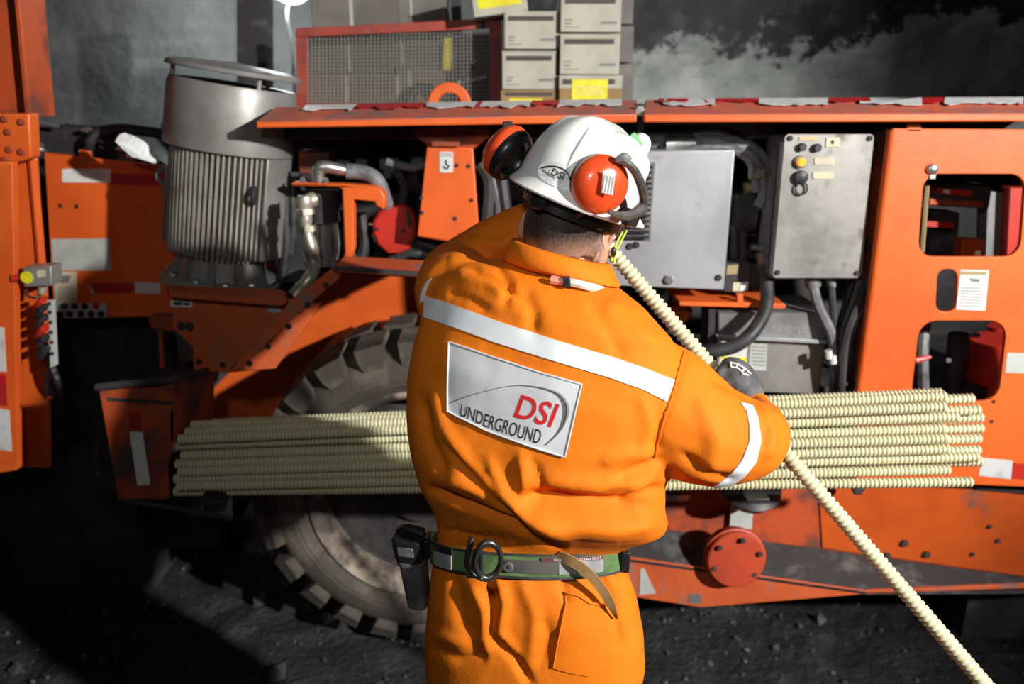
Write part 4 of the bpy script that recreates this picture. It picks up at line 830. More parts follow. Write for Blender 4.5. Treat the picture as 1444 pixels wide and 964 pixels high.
class Sheet:
    """cloth sheet sewn onto the coverall: (u, v) grid over a px quad / curve pair"""
    def __init__(s, topc, botc, nu, nv, off=0.0025, smooth=2):
        s.nu, s.nv = nu, nv; A = []
        def at(c, u):
            k = u * (len(c) - 1); i = min(int(k), len(c) - 2); t = k - i; return c[i][0] * (1 - t) + c[i + 1][0] * t, c[i][1] * (1 - t) + c[i + 1][1] * t
        last = None
        for j in range(nv + 1):
            for i in range(nu + 1):
                a = at(topc, i / nu); b = at(botc, i / nu); v = j / nv
                p, n = hit(a[0] * (1 - v) + b[0] * v, a[1] * (1 - v) + b[1] * v, off)
                if p is None: p, n = last
                A.append((p, n)); last = (p, n)
        P = np.array([tuple(p) for p, n in A]).reshape(nv + 1, nu + 1, 3); Nn = np.array([tuple(n) for p, n in A]).reshape(nv + 1, nu + 1, 3)
        for _ in range(smooth):
            Q = P.copy(); Q[1:-1, 1:-1] = (P[1:-1, 1:-1] * 2 + P[:-2, 1:-1] + P[2:, 1:-1] + P[1:-1, :-2] + P[1:-1, 2:]) / 6
            P = Q; M = Nn.copy(); M[1:-1, 1:-1] = Nn[1:-1, 1:-1] + Nn[:-2, 1:-1] + Nn[2:, 1:-1] + Nn[1:-1, :-2] + Nn[1:-1, 2:]; Nn = M / np.linalg.norm(M, axis=2)[:, :, None]
        s.P, s.N = P, Nn
    def at(s, u, v, off=0.0):
        x = min(max(u, 0), 1) * s.nu; y = min(max(v, 0), 1) * s.nv; i = min(int(x), s.nu - 1); j = min(int(y), s.nv - 1); a, b = x - i, y - j
        def bl(A): return (A[j, i] * (1 - a) + A[j, i + 1] * a) * (1 - b) + (A[j + 1, i] * (1 - a) + A[j + 1, i + 1] * a) * b
        return V(bl(s.P)) + V(bl(s.N)) * off
    def geo(s, t=0.0022):
        g = G(); w = s.nu + 1; h = s.nv + 1; g.v = [tuple(p) for p in s.P.reshape(-1, 3)] + [tuple(p) for p in (s.P - s.N * (t + 0.003)).reshape(-1, 3)]; o = w * h
        for j in range(s.nv):
            for i in range(s.nu):
                a = j * w + i; g.f.append((a, a + w, a + w + 1, a + 1)); 
        for j in range(s.nv): g.f.append((j * w, j * w + o, (j + 1) * w + o, (j + 1) * w)); g.f.append((j * w + s.nu, (j + 1) * w + s.nu, (j + 1) * w + s.nu + o, j * w + s.nu + o))
        for i in range(s.nu): g.f.append((i, i + 1, i + 1 + o, i + o)); b = s.nv * w; g.f.append((b + i, b + i + o, b + i + 1 + o, b + i + 1))
        return g
st = Sheet([(600, 417), (640, 430), (700, 452), (780, 478), (860, 502), (910, 519), (950, 536)], [(598, 447), (640, 461), (700, 483), (780, 508), (860, 532), (905, 548), (940, 566)], 70, 6)
obj('reflective_stripe', st.geo(), SILVER, MAN, label='silver reflective stripe across the shoulders')
st2 = Sheet([(1044, 568), (1060, 572), (1068, 590), (1072, 620), (1066, 650), (1050, 670), (1030, 685), (1018, 692)], [(1045, 570), (1052, 580), (1056, 600), (1056, 622), (1046, 648), (1030, 668), (1012, 682), (1004, 688)], 50, 4)
obj('reflective_stripe', st2.geo(), SILVER, MAN, label='silver reflective band round the right sleeve')
st3 = Sheet([(609, 393), (604, 402), (600, 412), (599, 424)], [(604, 396), (598, 406), (594, 418), (594, 428)], 12, 3)
obj('reflective_stripe', st3.geo(), SILVER, MAN, label='short end of silver stripe at left shoulder')
pt = Sheet([(635, 482), (697, 503), (758, 523), (820, 541)], [(632, 579), (687, 606), (742, 626), (797, 643)], 48, 26, 0.004, 4)
PT = obj('back_patch', pt.geo(), PATCH, MAN, label='white cloth patch with company lettering sewn on the back')
def edge_cord(sheet, r, off, inset=0.0):
    a, b = inset, 1 - inset; pts = [sheet.at(a + (b - a) * k / 24, a, off) for k in range(24)] + [sheet.at(b, a + (b - a) * k / 14, off) for k in range(14)] + [sheet.at(b - (b - a) * k / 24, b, off) for k in range(24)] + [sheet.at(a, b - (b - a) * k / 14, off) for k in range(15)]
    return tube(pts, r, 6)
obj('stitched_border', edge_cord(pt, 0.0016, 0.0006), PATCH, PT)
tl, tr, br, bl = V((635, 482)), V((820, 541)), V((797, 643)), V((632, 579))
def uv_of(px, py):      # inverse bilinear by iteration
    u = v = 0.5
    for _ in range(30):
        f = (tl * (1 - u) + tr * u) * (1 - v) + (bl * (1 - u) + br * u) * v - V((px, py)); du = (tr - tl) * (1 - v) + (br - bl) * v; dv = (bl - tl) * (1 - u) + (br - tr) * u
        det = du.x * dv.y - du.y * dv.x; u -= (f.x * dv.y - f.y * dv.x) / det; v -= (du.x * f.y - du.y * f.x) / det
    return u, v
def subdiv(g, L):
    bm = bmesh.new(); vs = [bm.verts.new(p) for p in g.v]
    for f in g.f:
        try: bm.faces.new([vs[i] for i in f])
        except ValueError: pass
    bmesh.ops.remove_doubles(bm, verts=bm.verts, dist=1e-6)
    for _ in range(4):
        e = [e for e in bm.edges if e.calc_length() > L]
        if not e: break
        bmesh.ops.subdivide_edges(bm, edges=e, cuts=1); bmesh.ops.triangulate(bm, faces=[f for f in bm.faces if len(f.verts) > 4])
    bm.verts.index_update(); o = G(); o.add([v.co.copy() for v in bm.verts], [[v.index for v in f.verts] for f in bm.faces]); bm.free(); return o
def patch_text(body, quad, fat, off, shear=0.0):
    g = text_geo(body, 1.0, shear, fat); xs = [p[0] for p in g.v]; ys = [p[1] for p in g.v]; x0, x1, y0, y1 = min(xs), max(xs), min(ys), max(ys)
    g = subdiv(g, 0.25); a, b, c, d = [V(uv_of(*q)) for q in quad]; o = G(); o.f = g.f
    for p in g.v:
        s = (p[0] - x0) / (x1 - x0); t = (y1 - p[1]) / (y1 - y0); q = (a * (1 - s) + b * s) * (1 - t) + (d * (1 - s) + c * s) * t
        o.v.append(tuple(pt.at(q.x, q.y, off)))
    return o
def flip_to_cam(g):
    o = G(); o.v = g.v
    for f in g.f:
        a, b, c = (V(g.v[i]) for i in f[:3]); n = (b - a).cross(c - a); o.f.append(f if n.dot(CAM - a) > 0 else f[::-1])
    return o
obj('lettering', flip_to_cam(patch_text('DSI', [(737, 552), (790, 568), (777, 600), (725, 583)], 0.016, 0.0007)), REDINK, PT, label='red embroidered letters DSI')
obj('lettering', flip_to_cam(patch_text('UNDERGROUND', [(653, 566), (766, 603), (761, 622), (650, 583)], 0.0, 0.0007)), INK, PT, label='dark embroidered word UNDERGROUND')
arc = smooth_path([V((*q, 0)) for q in ((637, 567), (665, 554), (700, 544), (735, 540), (765, 544), (788, 553), (799, 566), (801, 580), (795, 597), (785, 611), (770, 624))], 6)
na = len(arc); ap = [pt.at(*uv_of(p.x, p.y), 0.0012) for p in arc]
obj('embroidered_arc', tube(ap, [0.0006 + 0.0026 * math.exp(-((i / na - 0.64) / 0.2) ** 2) for i in range(na)], 6), GINK, PT, label='dark grey embroidered arc')
# back pocket
pk = Sheet([(800, 834), (815, 838), (830, 848), (850, 852), (862, 848)], [(780, 940), (800, 946), (830, 952), (850, 950), (872, 930)], 30, 22, 0.004, 3)
PK = obj('back_pocket', pk.geo(), CLOTH, MAN); obj('pocket_hem', tube([pk.at(k / 20, 0.0, 0.001) for k in range(21)], 0.0026, 6), CLOTH, PK)
obj('pocket_hem', tube([pk.at(k / 20, 0.16, 0.0) for k in range(21)], 0.0009, 5), CLOTH, PK); obj('pocket_seam', tube([pk.at(0.0, k / 20, 0.0) for k in range(21)], 0.0016, 5), CLOTH, PK)
seam = [hit(q.x, q.y, 0.0016)[0] for q in smooth_path([V((*q, 0)) for q in ((966, 490), (958, 520), (950, 550), (942, 575), (934, 602), (928, 625), (923, 644))], 5)]
obj('sleeve_seam', tube([p for p in seam if p], 0.0014, 6), CLOTH, MAN)
# ---- head ---------------------------------------------------------------
BC = W(817, 276, 1.41)                      # middle of the helmet rim
HQ = Matrix.Rotation(math.radians(21), 3, 'Y') @ Matrix.Rotation(math.radians(-38), 3, 'Z')
HEADC = BC + HQ @ V((0, 0.012, -0.045))
neckb = W(786, 392, 1.40)
bd = G(); bd += ellipsoid(HEADC, (.073, .094, .105), HQ, 24, 16); bd += ellipsoid(HEADC + HQ @ V((0, .045, -.062)), (.052, .056, .05), HQ, 20, 12)
bd += ellipsoid(HEADC + HQ @ V((0, .098, -.03)), (.013, .02, .026), HQ, 12, 8); bd += ellipsoid(HEADC + HQ @ V((0, .088, -.066)), (.024, .012, .011), HQ, 12, 8)
for s in (-1, 1):
    bd += ellipsoid(HEADC + HQ @ V((s * .080, -.006, -.038)), (.012, .024, .034), HQ @ Matrix.Rotation(math.radians(12) * s, 3, 'Z'), 14, 10)
    bd += ellipsoid(HEADC + HQ @ V((s * .035, .082, .012)), (.024, .014, .008), HQ, 12, 8)
bd += fixn(tube([HEADC + HQ @ V((0, -.005, -.02)), HEADC.lerp(neckb, 0.55), neckb, neckb + V((0, 0, -.06))], [.058, .057, .058, .060], 20))
def shrink(rings, k):
    o = []
    for r in rings: c = sum(r, V()) / len(r); o.append([c + (p - c) * k for p in r])
    return o
bd += loft(shrink([sec(*s)[0] for s in TORSO], 0.80)); 
bd += limb([(p, r * 0.62) for p, r in ARM_R] + [(W(1038, 546, 1.49), .024)]); bd += limb([(p, r * 0.62) for p, r in ARM_L] + [(W(798, 292, 1.60), .024)])
for h, ft, s in legx: bd += limb([(h, .075), (h.lerp(ft, .5) + V((0, .03, 0)), .058), (ft + V((0, 0, .05)), .045)])
bd = remesh(bd, 0.0055, 5, 0.5)
BODY = obj('body', bd, SKIN, MAN, sharp=None, label='skin of head and neck'); BODY.data.shade_smooth()
for s in (-1, 1): obj('eye', ellipsoid(HEADC + HQ @ V((s * .033, .083, -.004)), (.012, .012, .012), None, 12, 8), WHITEL, MAN, label='eye')
HAIR_Z0 = HEADC.z - 0.060; HAIR_Z1 = HEADC.z - 0.012; hair_mat()
hb = BVHTree.FromPolygons([V(p) for p in bd.v], bd.f)
hg_ = G(); nu, nv = 44, 22; hok = []
for j in range(nv + 1):
    el = math.radians(-50 + 112 * j / nv)
    for i in range(nu + 1):
        az = math.radians(-90 + (-68 + 146 * i / nu) * (1.0 if el > -0.35 else max(0.62, 1.0 + (el + 0.35) * 0.7))); d = HQ @ V((math.cos(az) * math.cos(el), math.sin(az) * math.cos(el), math.sin(el))); o_ = HEADC + d * 0.3
        p, n, _, _ = hb.ray_cast(o_, -d); p = p or HEADC + d * 0.3; hok.append((p - HEADC).length < 0.122); hg_.v.append(tuple(HEADC + (p - HEADC) + d * 0.0035))
hg_.f = [(j * (nu + 1) + i, j * (nu + 1) + i + 1, (j + 1) * (nu + 1) + i + 1, (j + 1) * (nu + 1) + i) for j in range(nv) for i in range(nu)]
hg_.f = [f for f in hg_.f if all(hok[i] for i in f)]
def biggest(g):
    par = list(range(len(g.v)))
    def root(i):
        while par[i] != i: par[i] = par[par[i]]; i = par[i]
        return i
    for f in g.f:
        for i in f[1:]: par[root(i)] = root(f[0])
    n = {}
    for f in g.f: n[root(f[0])] = n.get(root(f[0]), 0) + 1
    k = max(n, key=n.get); use = [f for f in g.f if root(f[0]) == k]; ids = sorted({i for f in use for i in f}); m = {i: q for q, i in enumerate(ids)}
    o = G(); o.v = [g.v[i] for i in ids]; o.f = [tuple(m[i] for i in f) for f in use]; return o
hg_ = biggest(hg_)
HR = obj('hair', hg_, HAIRM, MAN, sharp=None, label='short dark hair fading at the nape'); HR.data.shade_smooth()
so = HR.modifiers.new('solid', 'SOLIDIFY'); so.thickness = 0.003; so.offset = -1
# ---- collar -------------------------------------------------------------
def csec(L, R_, b): return sec(L, R_, b, 2.0, 48)[0]
col = [csec((716, 368, 1.44), (872, 404, 1.34), .088), csec((717, 362, 1.44), (868, 398, 1.34), .094), csec((722, 350, 1.44), (863, 386, 1.345), .090), csec((727, 338, 1.44), (857, 374, 1.35), .084), csec((731, 335, 1.44), (852, 371, 1.355), .078), csec((734, 346, 1.43), (848, 382, 1.36), .070), csec((730, 366, 1.43), (852, 402, 1.36), .070)]
CO = obj('collar', loft(col, False), CLOTH, MAN, sharp=None, label='turned-up orange collar'); CO.data.shade_smooth(); so = CO.modifiers.new('solid', 'SOLIDIFY'); so.thickness = 0.003
# ---- boots and cuffs, below the frame
for h, ft, s in legx:
    BM = remesh(fixn(loft([[ft + V((s * .0, y, 0)) + V((w * math.cos(2 * PI * k / 16), d_y * math.sin(2 * PI * k / 16), z)) for k in range(16)] for y, w, d_y, z in ((.055, .052, .15, -.062), (.055, .054, .152, -.03), (.04, .05, .13, .0), (.0, .05, .075, .05), (-.01, .05, .06, .12))])), 0.007, 4)
    obj('boot', BM, RUBBER, MAN, label='black rubber work boot')
# ---- the rod he holds ------------------------------------------------------
def rod_geo(L, r, pitch=0.0105, n=12):
    prof = []; m = int(L / pitch); amp = r * 0.19
    prof.append((r * 0.5, 0.0))
    for k in range(m):
        z = k * pitch; prof += [(r - amp, z + pitch * 0.08), (r, z + pitch * 0.3), (r, z + pitch * 0.62), (r - amp, z + pitch * 0.84)]
    prof.append((r * 0.55, m * pitch + 0.001)); g = G(); 
    for rr, z in prof:
        for k in range(n): t = 2 * PI * k / n; g.v.append((rr * math.cos(t), rr * math.sin(t), z))
    q = len(prof); g.f = [(i * n + k, i * n + (k + 1) % n, (i + 1) * n + (k + 1) % n, (i + 1) * n + k) for i in range(q - 1) for k in range(n)] + [tuple(range(n))[::-1], tuple((q - 1) * n + k for k in range(n))]
    return g
RA, RB = F(862, 354, 1.60), F(1390, 966, 1.50); RD = (RB - RA).normalized()
r_top = RA - RD * 0.30; r_bot = RB + RD * ((RB.z - 0.012) / -RD.z); RLEN = (r_bot - r_top).length
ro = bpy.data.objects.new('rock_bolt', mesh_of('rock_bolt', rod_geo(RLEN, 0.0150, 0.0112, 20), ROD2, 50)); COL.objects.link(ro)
ro.location = r_bot; ro.rotation_euler = (-RD).to_track_quat('Z', 'Y').to_euler()
tag(ro, 'long ribbed cream rod held slantwise across the picture by the worker', 'rock bolt')
def on_rod(p): return RA + RD * (V(p) - RA).dot(RD)
def gripping_hand(c, back, wrist, sgn, name_label):
    """c: point on the rod in the middle of the grip; back: direction from rod to the palm"""
    back = (back - RD * back.dot(RD)).normalized(); side = RD.cross(back) * sgn
    def pol(a, r, s): t = math.radians(a); return c + RD * s + (back * math.cos(t) + side * math.sin(t)) * r
    g = G(); rr = 0.0150
    palm = [[pol(-52, rr + .006, s) , pol(-30, rr + .028 - abs(s) * .25, s), pol(0, rr + .032 - abs(s) * .3, s), pol(35, rr + .028 - abs(s) * .25, s), pol(58, rr + .008, s), pol(20, rr + .002, s), pol(-20, rr + .002, s)] for s in (-.043, -.03, 0, .03, .043)]
    g += loft(palm); g += ellipsoid(pol(8, rr + .018, .002), (.030, .036, .050), Matrix((back, side, RD)).transposed(), 20, 14)
    for k, (s, ln, r) in enumerate(((-.033, 250, .0095), (-.011, 275, .0102), (.011, 262, .0098), (.033, 225, .0088))):
        g += fixn(tube([pol(40 + (ln - 40) * t, rr + .013 + (0.012 if t < 0.12 else 0.005 * (1 + math.cos(t * 12))), s) for t in np.linspace(0, 1, 16)], [r * 1.15] * 6 + [r] * 8 + [r * .8, r * .5], 10))
    g += fixn(tube([pol(-40, rr + .018, .0), pol(-75, rr + .018, -.02 * sgn), pol(-110, rr + .014, -.036 * sgn), pol(-150, rr + .013, -.046 * sgn)], [.014, .013, .0115, .008], 10))
    g += fixn(tube([pol(0, rr + .02, 0.01), (pol(0, rr + .03, .015) * 0.5 + wrist * 0.5), wrist], [.030, .032, .036], 16))
    g = remesh(g, 0.0028, 12, 0.6); o = obj('glove', g, GLOVE, MAN, sharp=None, label=name_label); o.data.shade_smooth(); return o, pol
cR = on_rod(F(1030, 542, 1.57)); bkR = (V((0.66, 0, 0)) + UPV * 0.45 - FW * 0.62)
GR, polR = gripping_hand(cR, bkR, W(1049, 564, 1.45), 1, 'dark grey knit glove of right hand')
cL = on_rod(F(800, 286, 1.62)); GL, polL = gripping_hand(cL, V((-0.75, -0.2, -0.5)), W(768, 312, 1.595), -1, 'dark grey knit glove of left hand')
gb = BVHTree.FromPolygons([V(p) + rootloc(MAN) for p in [v.co for v in GR.data.vertices]], [tuple(p.vertices) for p in GR.data.polygons])
def glove_mark(pts, r):
    out = []
    for x, y in pts:
        d = ray(x, y).normalized(); p, n, _, _ = gb.ray_cast(CAM, d)
        if p: out.append(p - d * 0.0015)
    return out
for ln in (([(1030, 511), (1040, 513), (1050, 519), (1059, 527)], .0022), ([(1031, 517), (1040, 519), (1048, 525)], .0022), ([(1030, 510), (1031, 518)], .002), ([(1046, 526), (1056, 529)], .002), ([(1040, 513), (1038, 519)], .0018), ([(1050, 519), (1046, 525)], .0018)):
    q = glove_mark(*ln)
    if len(q) > 1: obj('glove_print', tube(q, ln[1], 5), WHITEL, GR, label='white printed mark on the glove')
# ================================================================== HELMET, BELT, CANISTER, MASK
SHELL = mat('white_helmet_plastic', (0.78, 0.77, 0.74), 0.35, col2=(0.72, 0.71, 0.68), scale=10, coat=0.2)
MUFF = mat('orange_red_plastic', (0.70, 0.075, 0.018), 0.28, coat=0.3, col2=(0.62, 0.06, 0.014), scale=6)
FOAM = mat('grey_green_foam', (0.16, 0.19, 0.18), 0.9, bump=0.5, scale=30)
GREENP = mat('green_sticker', (0.16, 0.42, 0.18), 0.5); LIME = mat('lime_cord', (0.55, 0.72, 0.08), 0.5)
WEB = mat('green_webbing', (0.11, 0.2, 0.06), 0.8, col2=(0.075, 0.14, 0.045), scale=20, dirt=(0.02, 0.03, 0.015), dscale=12, dlo=0.5, dhi=0.8, bump=0.4, bscale=300, bdist=0.002)
LEATHER = mat('tan_leather', (0.45, 0.25, 0.10), 0.65, col2=(0.34, 0.19, 0.08), scale=16); LEATHERD = mat('dark_leather', (0.06, 0.055, 0.05), 0.6, col2=(0.1, 0.09, 0.08), scale=20)
GREYW = mat('grey_woven_label', (0.3, 0.3, 0.3), 0.8, col2=(0.22, 0.22, 0.22), scale=40)
CANM = mat('worn_dark_canister', (0.14, 0.14, 0.14), 0.3, metal=0.15, col2=(0.32, 0.32, 0.31), scale=22, lo=0.45, hi=0.7); CANB = mat('black_plastic', (0.014, 0.014, 0.015), 0.35, coat=0.2)
ARMM = mat('dark_wire_arm', (0.05, 0.045, 0.04), 0.35, col2=(0.11, 0.1, 0.09), scale=30)
PINK = mat('pink_rubber', (0.75, 0.25, 0.18), 0.4)
HLM = thing('safety_helmet', 'white safety helmet with orange ear muffs worn tilted on the worker', 'helmet', tuple(BC))
def hp(x, y, z): return BC + HQ @ V((x, y, z))
HA, HB, HH = 0.101, 0.124, 0.124
def shell_r(a, t):
    """a azimuth, t 0 rim .. 1 top -> local point"""
    c = math.cos(t * PI / 2) ** 0.62; z = HH * math.sin(t * PI / 2) ** 1.02
    x = HA * c * math.cos(a); y = HB * c * math.sin(a) - 0.004
    k = math.sin(t * PI / 2); z += 0.008 * math.exp(-(x / 0.022) ** 2) * k * (0.4 + 0.6 * (y < 0.09)); 
    z += 0.005 * (math.exp(-((abs(x) - 0.052) / 0.010) ** 2)) * k
    return V((x, y, z))
sg = G(); NA, NT = 96, 30
rows = []
def brim(a):    # flare outwards: wider at the front (peak)
    f = max(0, math.sin(a)); return 0.012 + 0.034 * f ** 3, -0.006 - 0.010 * f ** 3
for a_i in range(NA):
    a = 2 * PI * a_i / NA; w, dz = brim(a); o = V((math.cos(a), math.sin(a), 0)); r0 = shell_r(a, 0)
    r_ = [r0 * 0.965 + V((0, 0, 0.012)), r0 * 0.985 + V((0, 0, -0.004)), r0 + o * (w - 0.002) + V((0, 0, dz - 0.006)), r0 + o * w + V((0, 0, dz - 0.003)), r0 + o * (w - 0.003) + V((0, 0, dz + 0.001)), r0 + o * 0.003 + V((0, 0, 0.004))]
    r_ += [shell_r(a, 0.06 + 0.94 * j / NT) for j in range(NT + 1)]; rows.append([BC + HQ @ p for p in r_])
m_ = len(rows[0]); sg.v = [tuple(p) for r_ in rows for p in r_]; sg.f = [(i * m_ + j, ((i + 1) % NA) * m_ + j, ((i + 1) % NA) * m_ + j + 1, i * m_ + j + 1) for i in range(NA) for j in range(m_ - 1)]
bm = bmesh.new(); bv = [bm.verts.new(p) for p in sg.v]
for f in sg.f: bm.faces.new([bv[i] for i in f])
bmesh.ops.remove_doubles(bm, verts=bm.verts, dist=2e-4); bmesh.ops.recalc_face_normals(bm, faces=bm.faces); bm.verts.index_update()
sg = G(); sg.add([v.co.copy() for v in bm.verts], [[v.index for v in f.verts] for f in bm.faces]); bm.free()
SH = obj('shell', sg, SHELL, HLM, sharp=60); SH.data.shade_smooth()
sbv = BVHTree.FromPolygons([V(p) for p in sg.v], sg.f)
def shit(px, py, off=0.001):
    d = ray(px, py).normalized(); p, n, _, _ = sbv.ray_cast(CAM, d)
    if p is None: return None
    if n.dot(d) > 0: n = -n
    return p + n * off
gv = [q for q in (shit(x, y, 0.0003) for x, y in ((832, 178), (826, 190), (818, 203), (809, 218), (800, 236))) if q]
if len(gv) > 2: obj('shell_groove', tube(gv, [0.0008, 0.0028, 0.0032, 0.0028, 0.001], 6), GREYL, SH, label='shallow groove in the crown')
# oval sticker
def sticker(c, rx, ry, rot, m, name, parent, off=0.0012, label=None, n=24):
    ce = shit(*c, off); pts = []
    for k in range(n):
        t = 2 * PI * k / n; x = rx * math.cos(t); y = ry * math.sin(t); q = shit(c[0] + x * math.cos(rot) - y * math.sin(rot), c[1] + x * math.sin(rot) + y * math.cos(rot), off); pts.append(q or ce)
    g = G().add(pts + [ce], [(k, (k + 1) % n, n) for k in range(n)]); return obj(name, flip_to_cam(g), m, parent, label=label)
sk = sticker((784, 246), 26, 17, 0.35, mat('pale_sticker', (0.66, 0.66, 0.66), 0.4), 'sticker', HLM, label='pale oval sticker with logo')
def shell_text(body, quad, fat, shear=0.0):
    g = text_geo(body, 1.0, shear, fat); xs = [p[0] for p in g.v]; ys = [p[1] for p in g.v]; x0, x1, y0, y1 = min(xs), max(xs), min(ys), max(ys); a, b, c, d = [V(q) for q in quad]; o = G(); o.f = g.f
    for p in g.v:
        s = (p[0] - x0) / (x1 - x0); t = (y1 - p[1]) / (y1 - y0); q = (a * (1 - s) + b * s) * (1 - t) + (d * (1 - s) + c * s) * t; h = shit(q.x, q.y, 0.0022); o.v.append(tuple(h or BC))
    return flip_to_cam(o)
obj('lettering', shell_text('DSI', [(781, 237), (798, 245), (793, 254), (777, 246)], 0.012), INK, sk, label='dark letters DSI'); obj('lettering', shell_text('UNDERGROUND', [(765, 238), (784, 250), (783, 253), (764, 241)], 0.02), INK, sk)
aq = [q for q in (shit(x, y, 0.0018) for x, y in ((764, 237), (772, 235), (784, 235), (795, 239), (802, 246), (803, 253))) if q]
if len(aq) > 2: obj('printed_arc', tube(smooth_path(aq, 4), 0.0011, 5), INK, sk)
# inner harness
def hband(z, ra, rb, h, arc=(0, 360), t=0.003):
    rings = []
    for k in range(49):
        a = math.radians(arc[0] + (arc[1] - arc[0]) * k / 48); c, s = math.cos(a), math.sin(a); rings.append([hp(ra * c, rb * s, z), hp((ra + t) * c, (rb + t) * s, z), hp((ra + t) * c, (rb + t) * s, z + h), hp(ra * c, rb * s, z + h)])
    return loft(rings)
obj('headband', hband(-0.034, 0.080, 0.101, 0.024), CANB, HLM, label='black headband under the rim'); obj('ratchet_knob', lathe([(0.016, 0), (0.016, 0.012), (0.013, 0.015), (0, 0.015)], hp(0, -0.103, -0.022), HQ @ V((0, -1, 0)), 16), CANB, HLM)
for s, yy in ((-1, -.05), (1, -.05), (-1, .05), (1, .05)): obj('harness_strap', hose([hp(s * .06, yy * 1.65, -.022), hp(s * .075, yy * 1.7, 0.0), hp(s * .07, yy * 1.5, .04)], 0.006, 6), CANB, HLM)
# ear muffs: cup axis = outer side
def muff(c, axis, up, R1, R2, dep, lab):
    ax_ = V(axis).normalized(); e1 = (V(up) - ax_ * V(up).dot(ax_)).normalized(); e2 = ax_.cross(e1); M3 = Matrix((e2, e1, ax_)).transposed()
    def q(g): o = G(); o.v = [tuple(V(c) + M3 @ V((p[0] * R2, p[1] * R1, p[2]))) for p in g.v]; o.f = g.f; return o
    cup = obj('ear_muff', q(lathe([(0.97, 0.0), (1.0, 0.004), (1.0, 0.012), (0.96, dep * .45), (0.80, dep * .78), (0.5, dep * .95), (0.0, dep)], (0, 0, 0), (0, 0, 1), 40)), MUFF, HLM, label=lab)
    obj('ear_cushion', q(lathe([(0.60, 0.0), (0.58, -0.008), (0.66, -0.016), (0.80, -0.019), (0.94, -0.014), (0.99, -0.004), (0.97, 0.002)], (0, 0, 0), (0, 0, 1), 40, closed=True)), CANB, cup, label='black ear cushion')
    obj('foam_liner', q(lathe([(0.62, -0.004), (0.3, -0.003), (0, -0.002)], (0, 0, 0), (0, 0, 1), 24)), FOAM, cup, label='grey green foam liner'); return cup, M3
mcR = W(846, 262, 1.272); axR = V((0.30, -0.90, -0.08)); cupR, MR = muff(mcR + V((0, 0.03, 0)), axR, (0.12, 0, 1), 0.0475, 0.0475, 0.036, 'orange ear muff swung up on the right side')
mcL = W(717, 217, 1.47); axL = V((-0.66, 0.50, 0.52)); cupL, ML_ = muff(mcL, axL, (0.3, 0.1, 1), 0.050, 0.044, 0.036, 'orange ear muff swung out on the left, cushion showing')
lq = []
for x, y in ((851, 240), (868, 243), (864, 275), (848, 271)): lq.append(W(x, y, 1.2585))
obj('muff_label', prism(lq, (0, -0.001, 0)), WHITEL, cupR, label='white printed label on the ear muff'); 
[obj('printed_line', prism([W(853 + 4 * k, 246 + k, 1.2570), W(854.5 + 4 * k, 246.3 + k, 1.2570), W(850.5 + 4 * k, 270 + k, 1.2570), W(849 + 4 * k, 269.7 + k, 1.2570)], (0, -0.0005, 0)), GREYL, cupR) for k in range(4)]
obj('wire_arm', hose([hp(.112, -.012, .010), W(908, 285, 1.31), W(900, 250, 1.285), W(884, 230, 1.275), W(868, 226, 1.272)], [0.005, 0.008, 0.008, 0.007, 0.006, 0.004], 8), ARMM, cupR); obj('wire_arm', hose([hp(.112, -.012, .006), W(906, 292, 1.31), W(890, 303, 1.285), W(874, 304, 1.272), W(858, 298, 1.268)], [0.006, 0.010, 0.009, 0.007, 0.006, 0.004], 8), ARMM, cupR)
obj('arm_bracket', box(hp(.112, -.012, .004), (0.010, 0.018, 0.014), HQ), CANB, HLM, bevel=0.003); obj('arm_lever', hose([W(868, 226, 1.272), W(880, 222, 1.27), W(888, 224, 1.275)], [0.004, 0.008, 0.005], 8), LIDG, cupR)
obj('arm_bracket', box(W(752, 224, 1.42), (0.010, 0.014, 0.016), HQ), CANB, HLM, bevel=0.003); obj('wire_arm', hose([W(752, 224, 1.42), W(742, 222, 1.43), W(734, 219, 1.44)], [0.007, 0.009, 0.006], 8), CANB, cupL); obj('wire_arm', hose([W(748, 222, 1.43), W(738, 196, 1.47), W(722, 178, 1.49), W(712, 180, 1.5)], 0.004, 8), LIDG, cupL)
obj('cup_tab', box(W(716, 176, 1.485), (0.009, 0.006, 0.006)), SOOT, cupL, bevel=0.002)
lg_ = ellipsoid(W(900, 206, 1.45), (.021, .03, .024), Matrix.Rotation(0.6, 3, 'Y')); lg_ += ellipsoid(W(897, 236, 1.45), (.024, .03, .030)); lbk = obj('lamp_bracket', remesh(lg_, 0.003, 3), SHELL, HLM, label='white cap lamp bracket with green sticker')
obj('green_sticker', box(W(896, 198, 1.422), (0.013, 0.004, 0.007), Matrix.Rotation(0.9, 3, 'Y')), GREENP, lbk, bevel=0.002)
obj('chin_cord', hose([W(884, 324, 1.375), W(876, 340, 1.372), W(868, 358, 1.37), W(866, 372, 1.37)], 0.0018, 6), LIME, HLM, label='lime green chin cord'); obj('chin_cord', hose([W(878, 326, 1.372), W(870, 342, 1.368), W(864, 356, 1.366), (W(862, 368, 1.37))], 0.0018, 6), LIME, HLM); obj('cord_toggle', ellipsoid(W(865, 355, 1.365), (.005, .005, .009)), CANB, HLM)
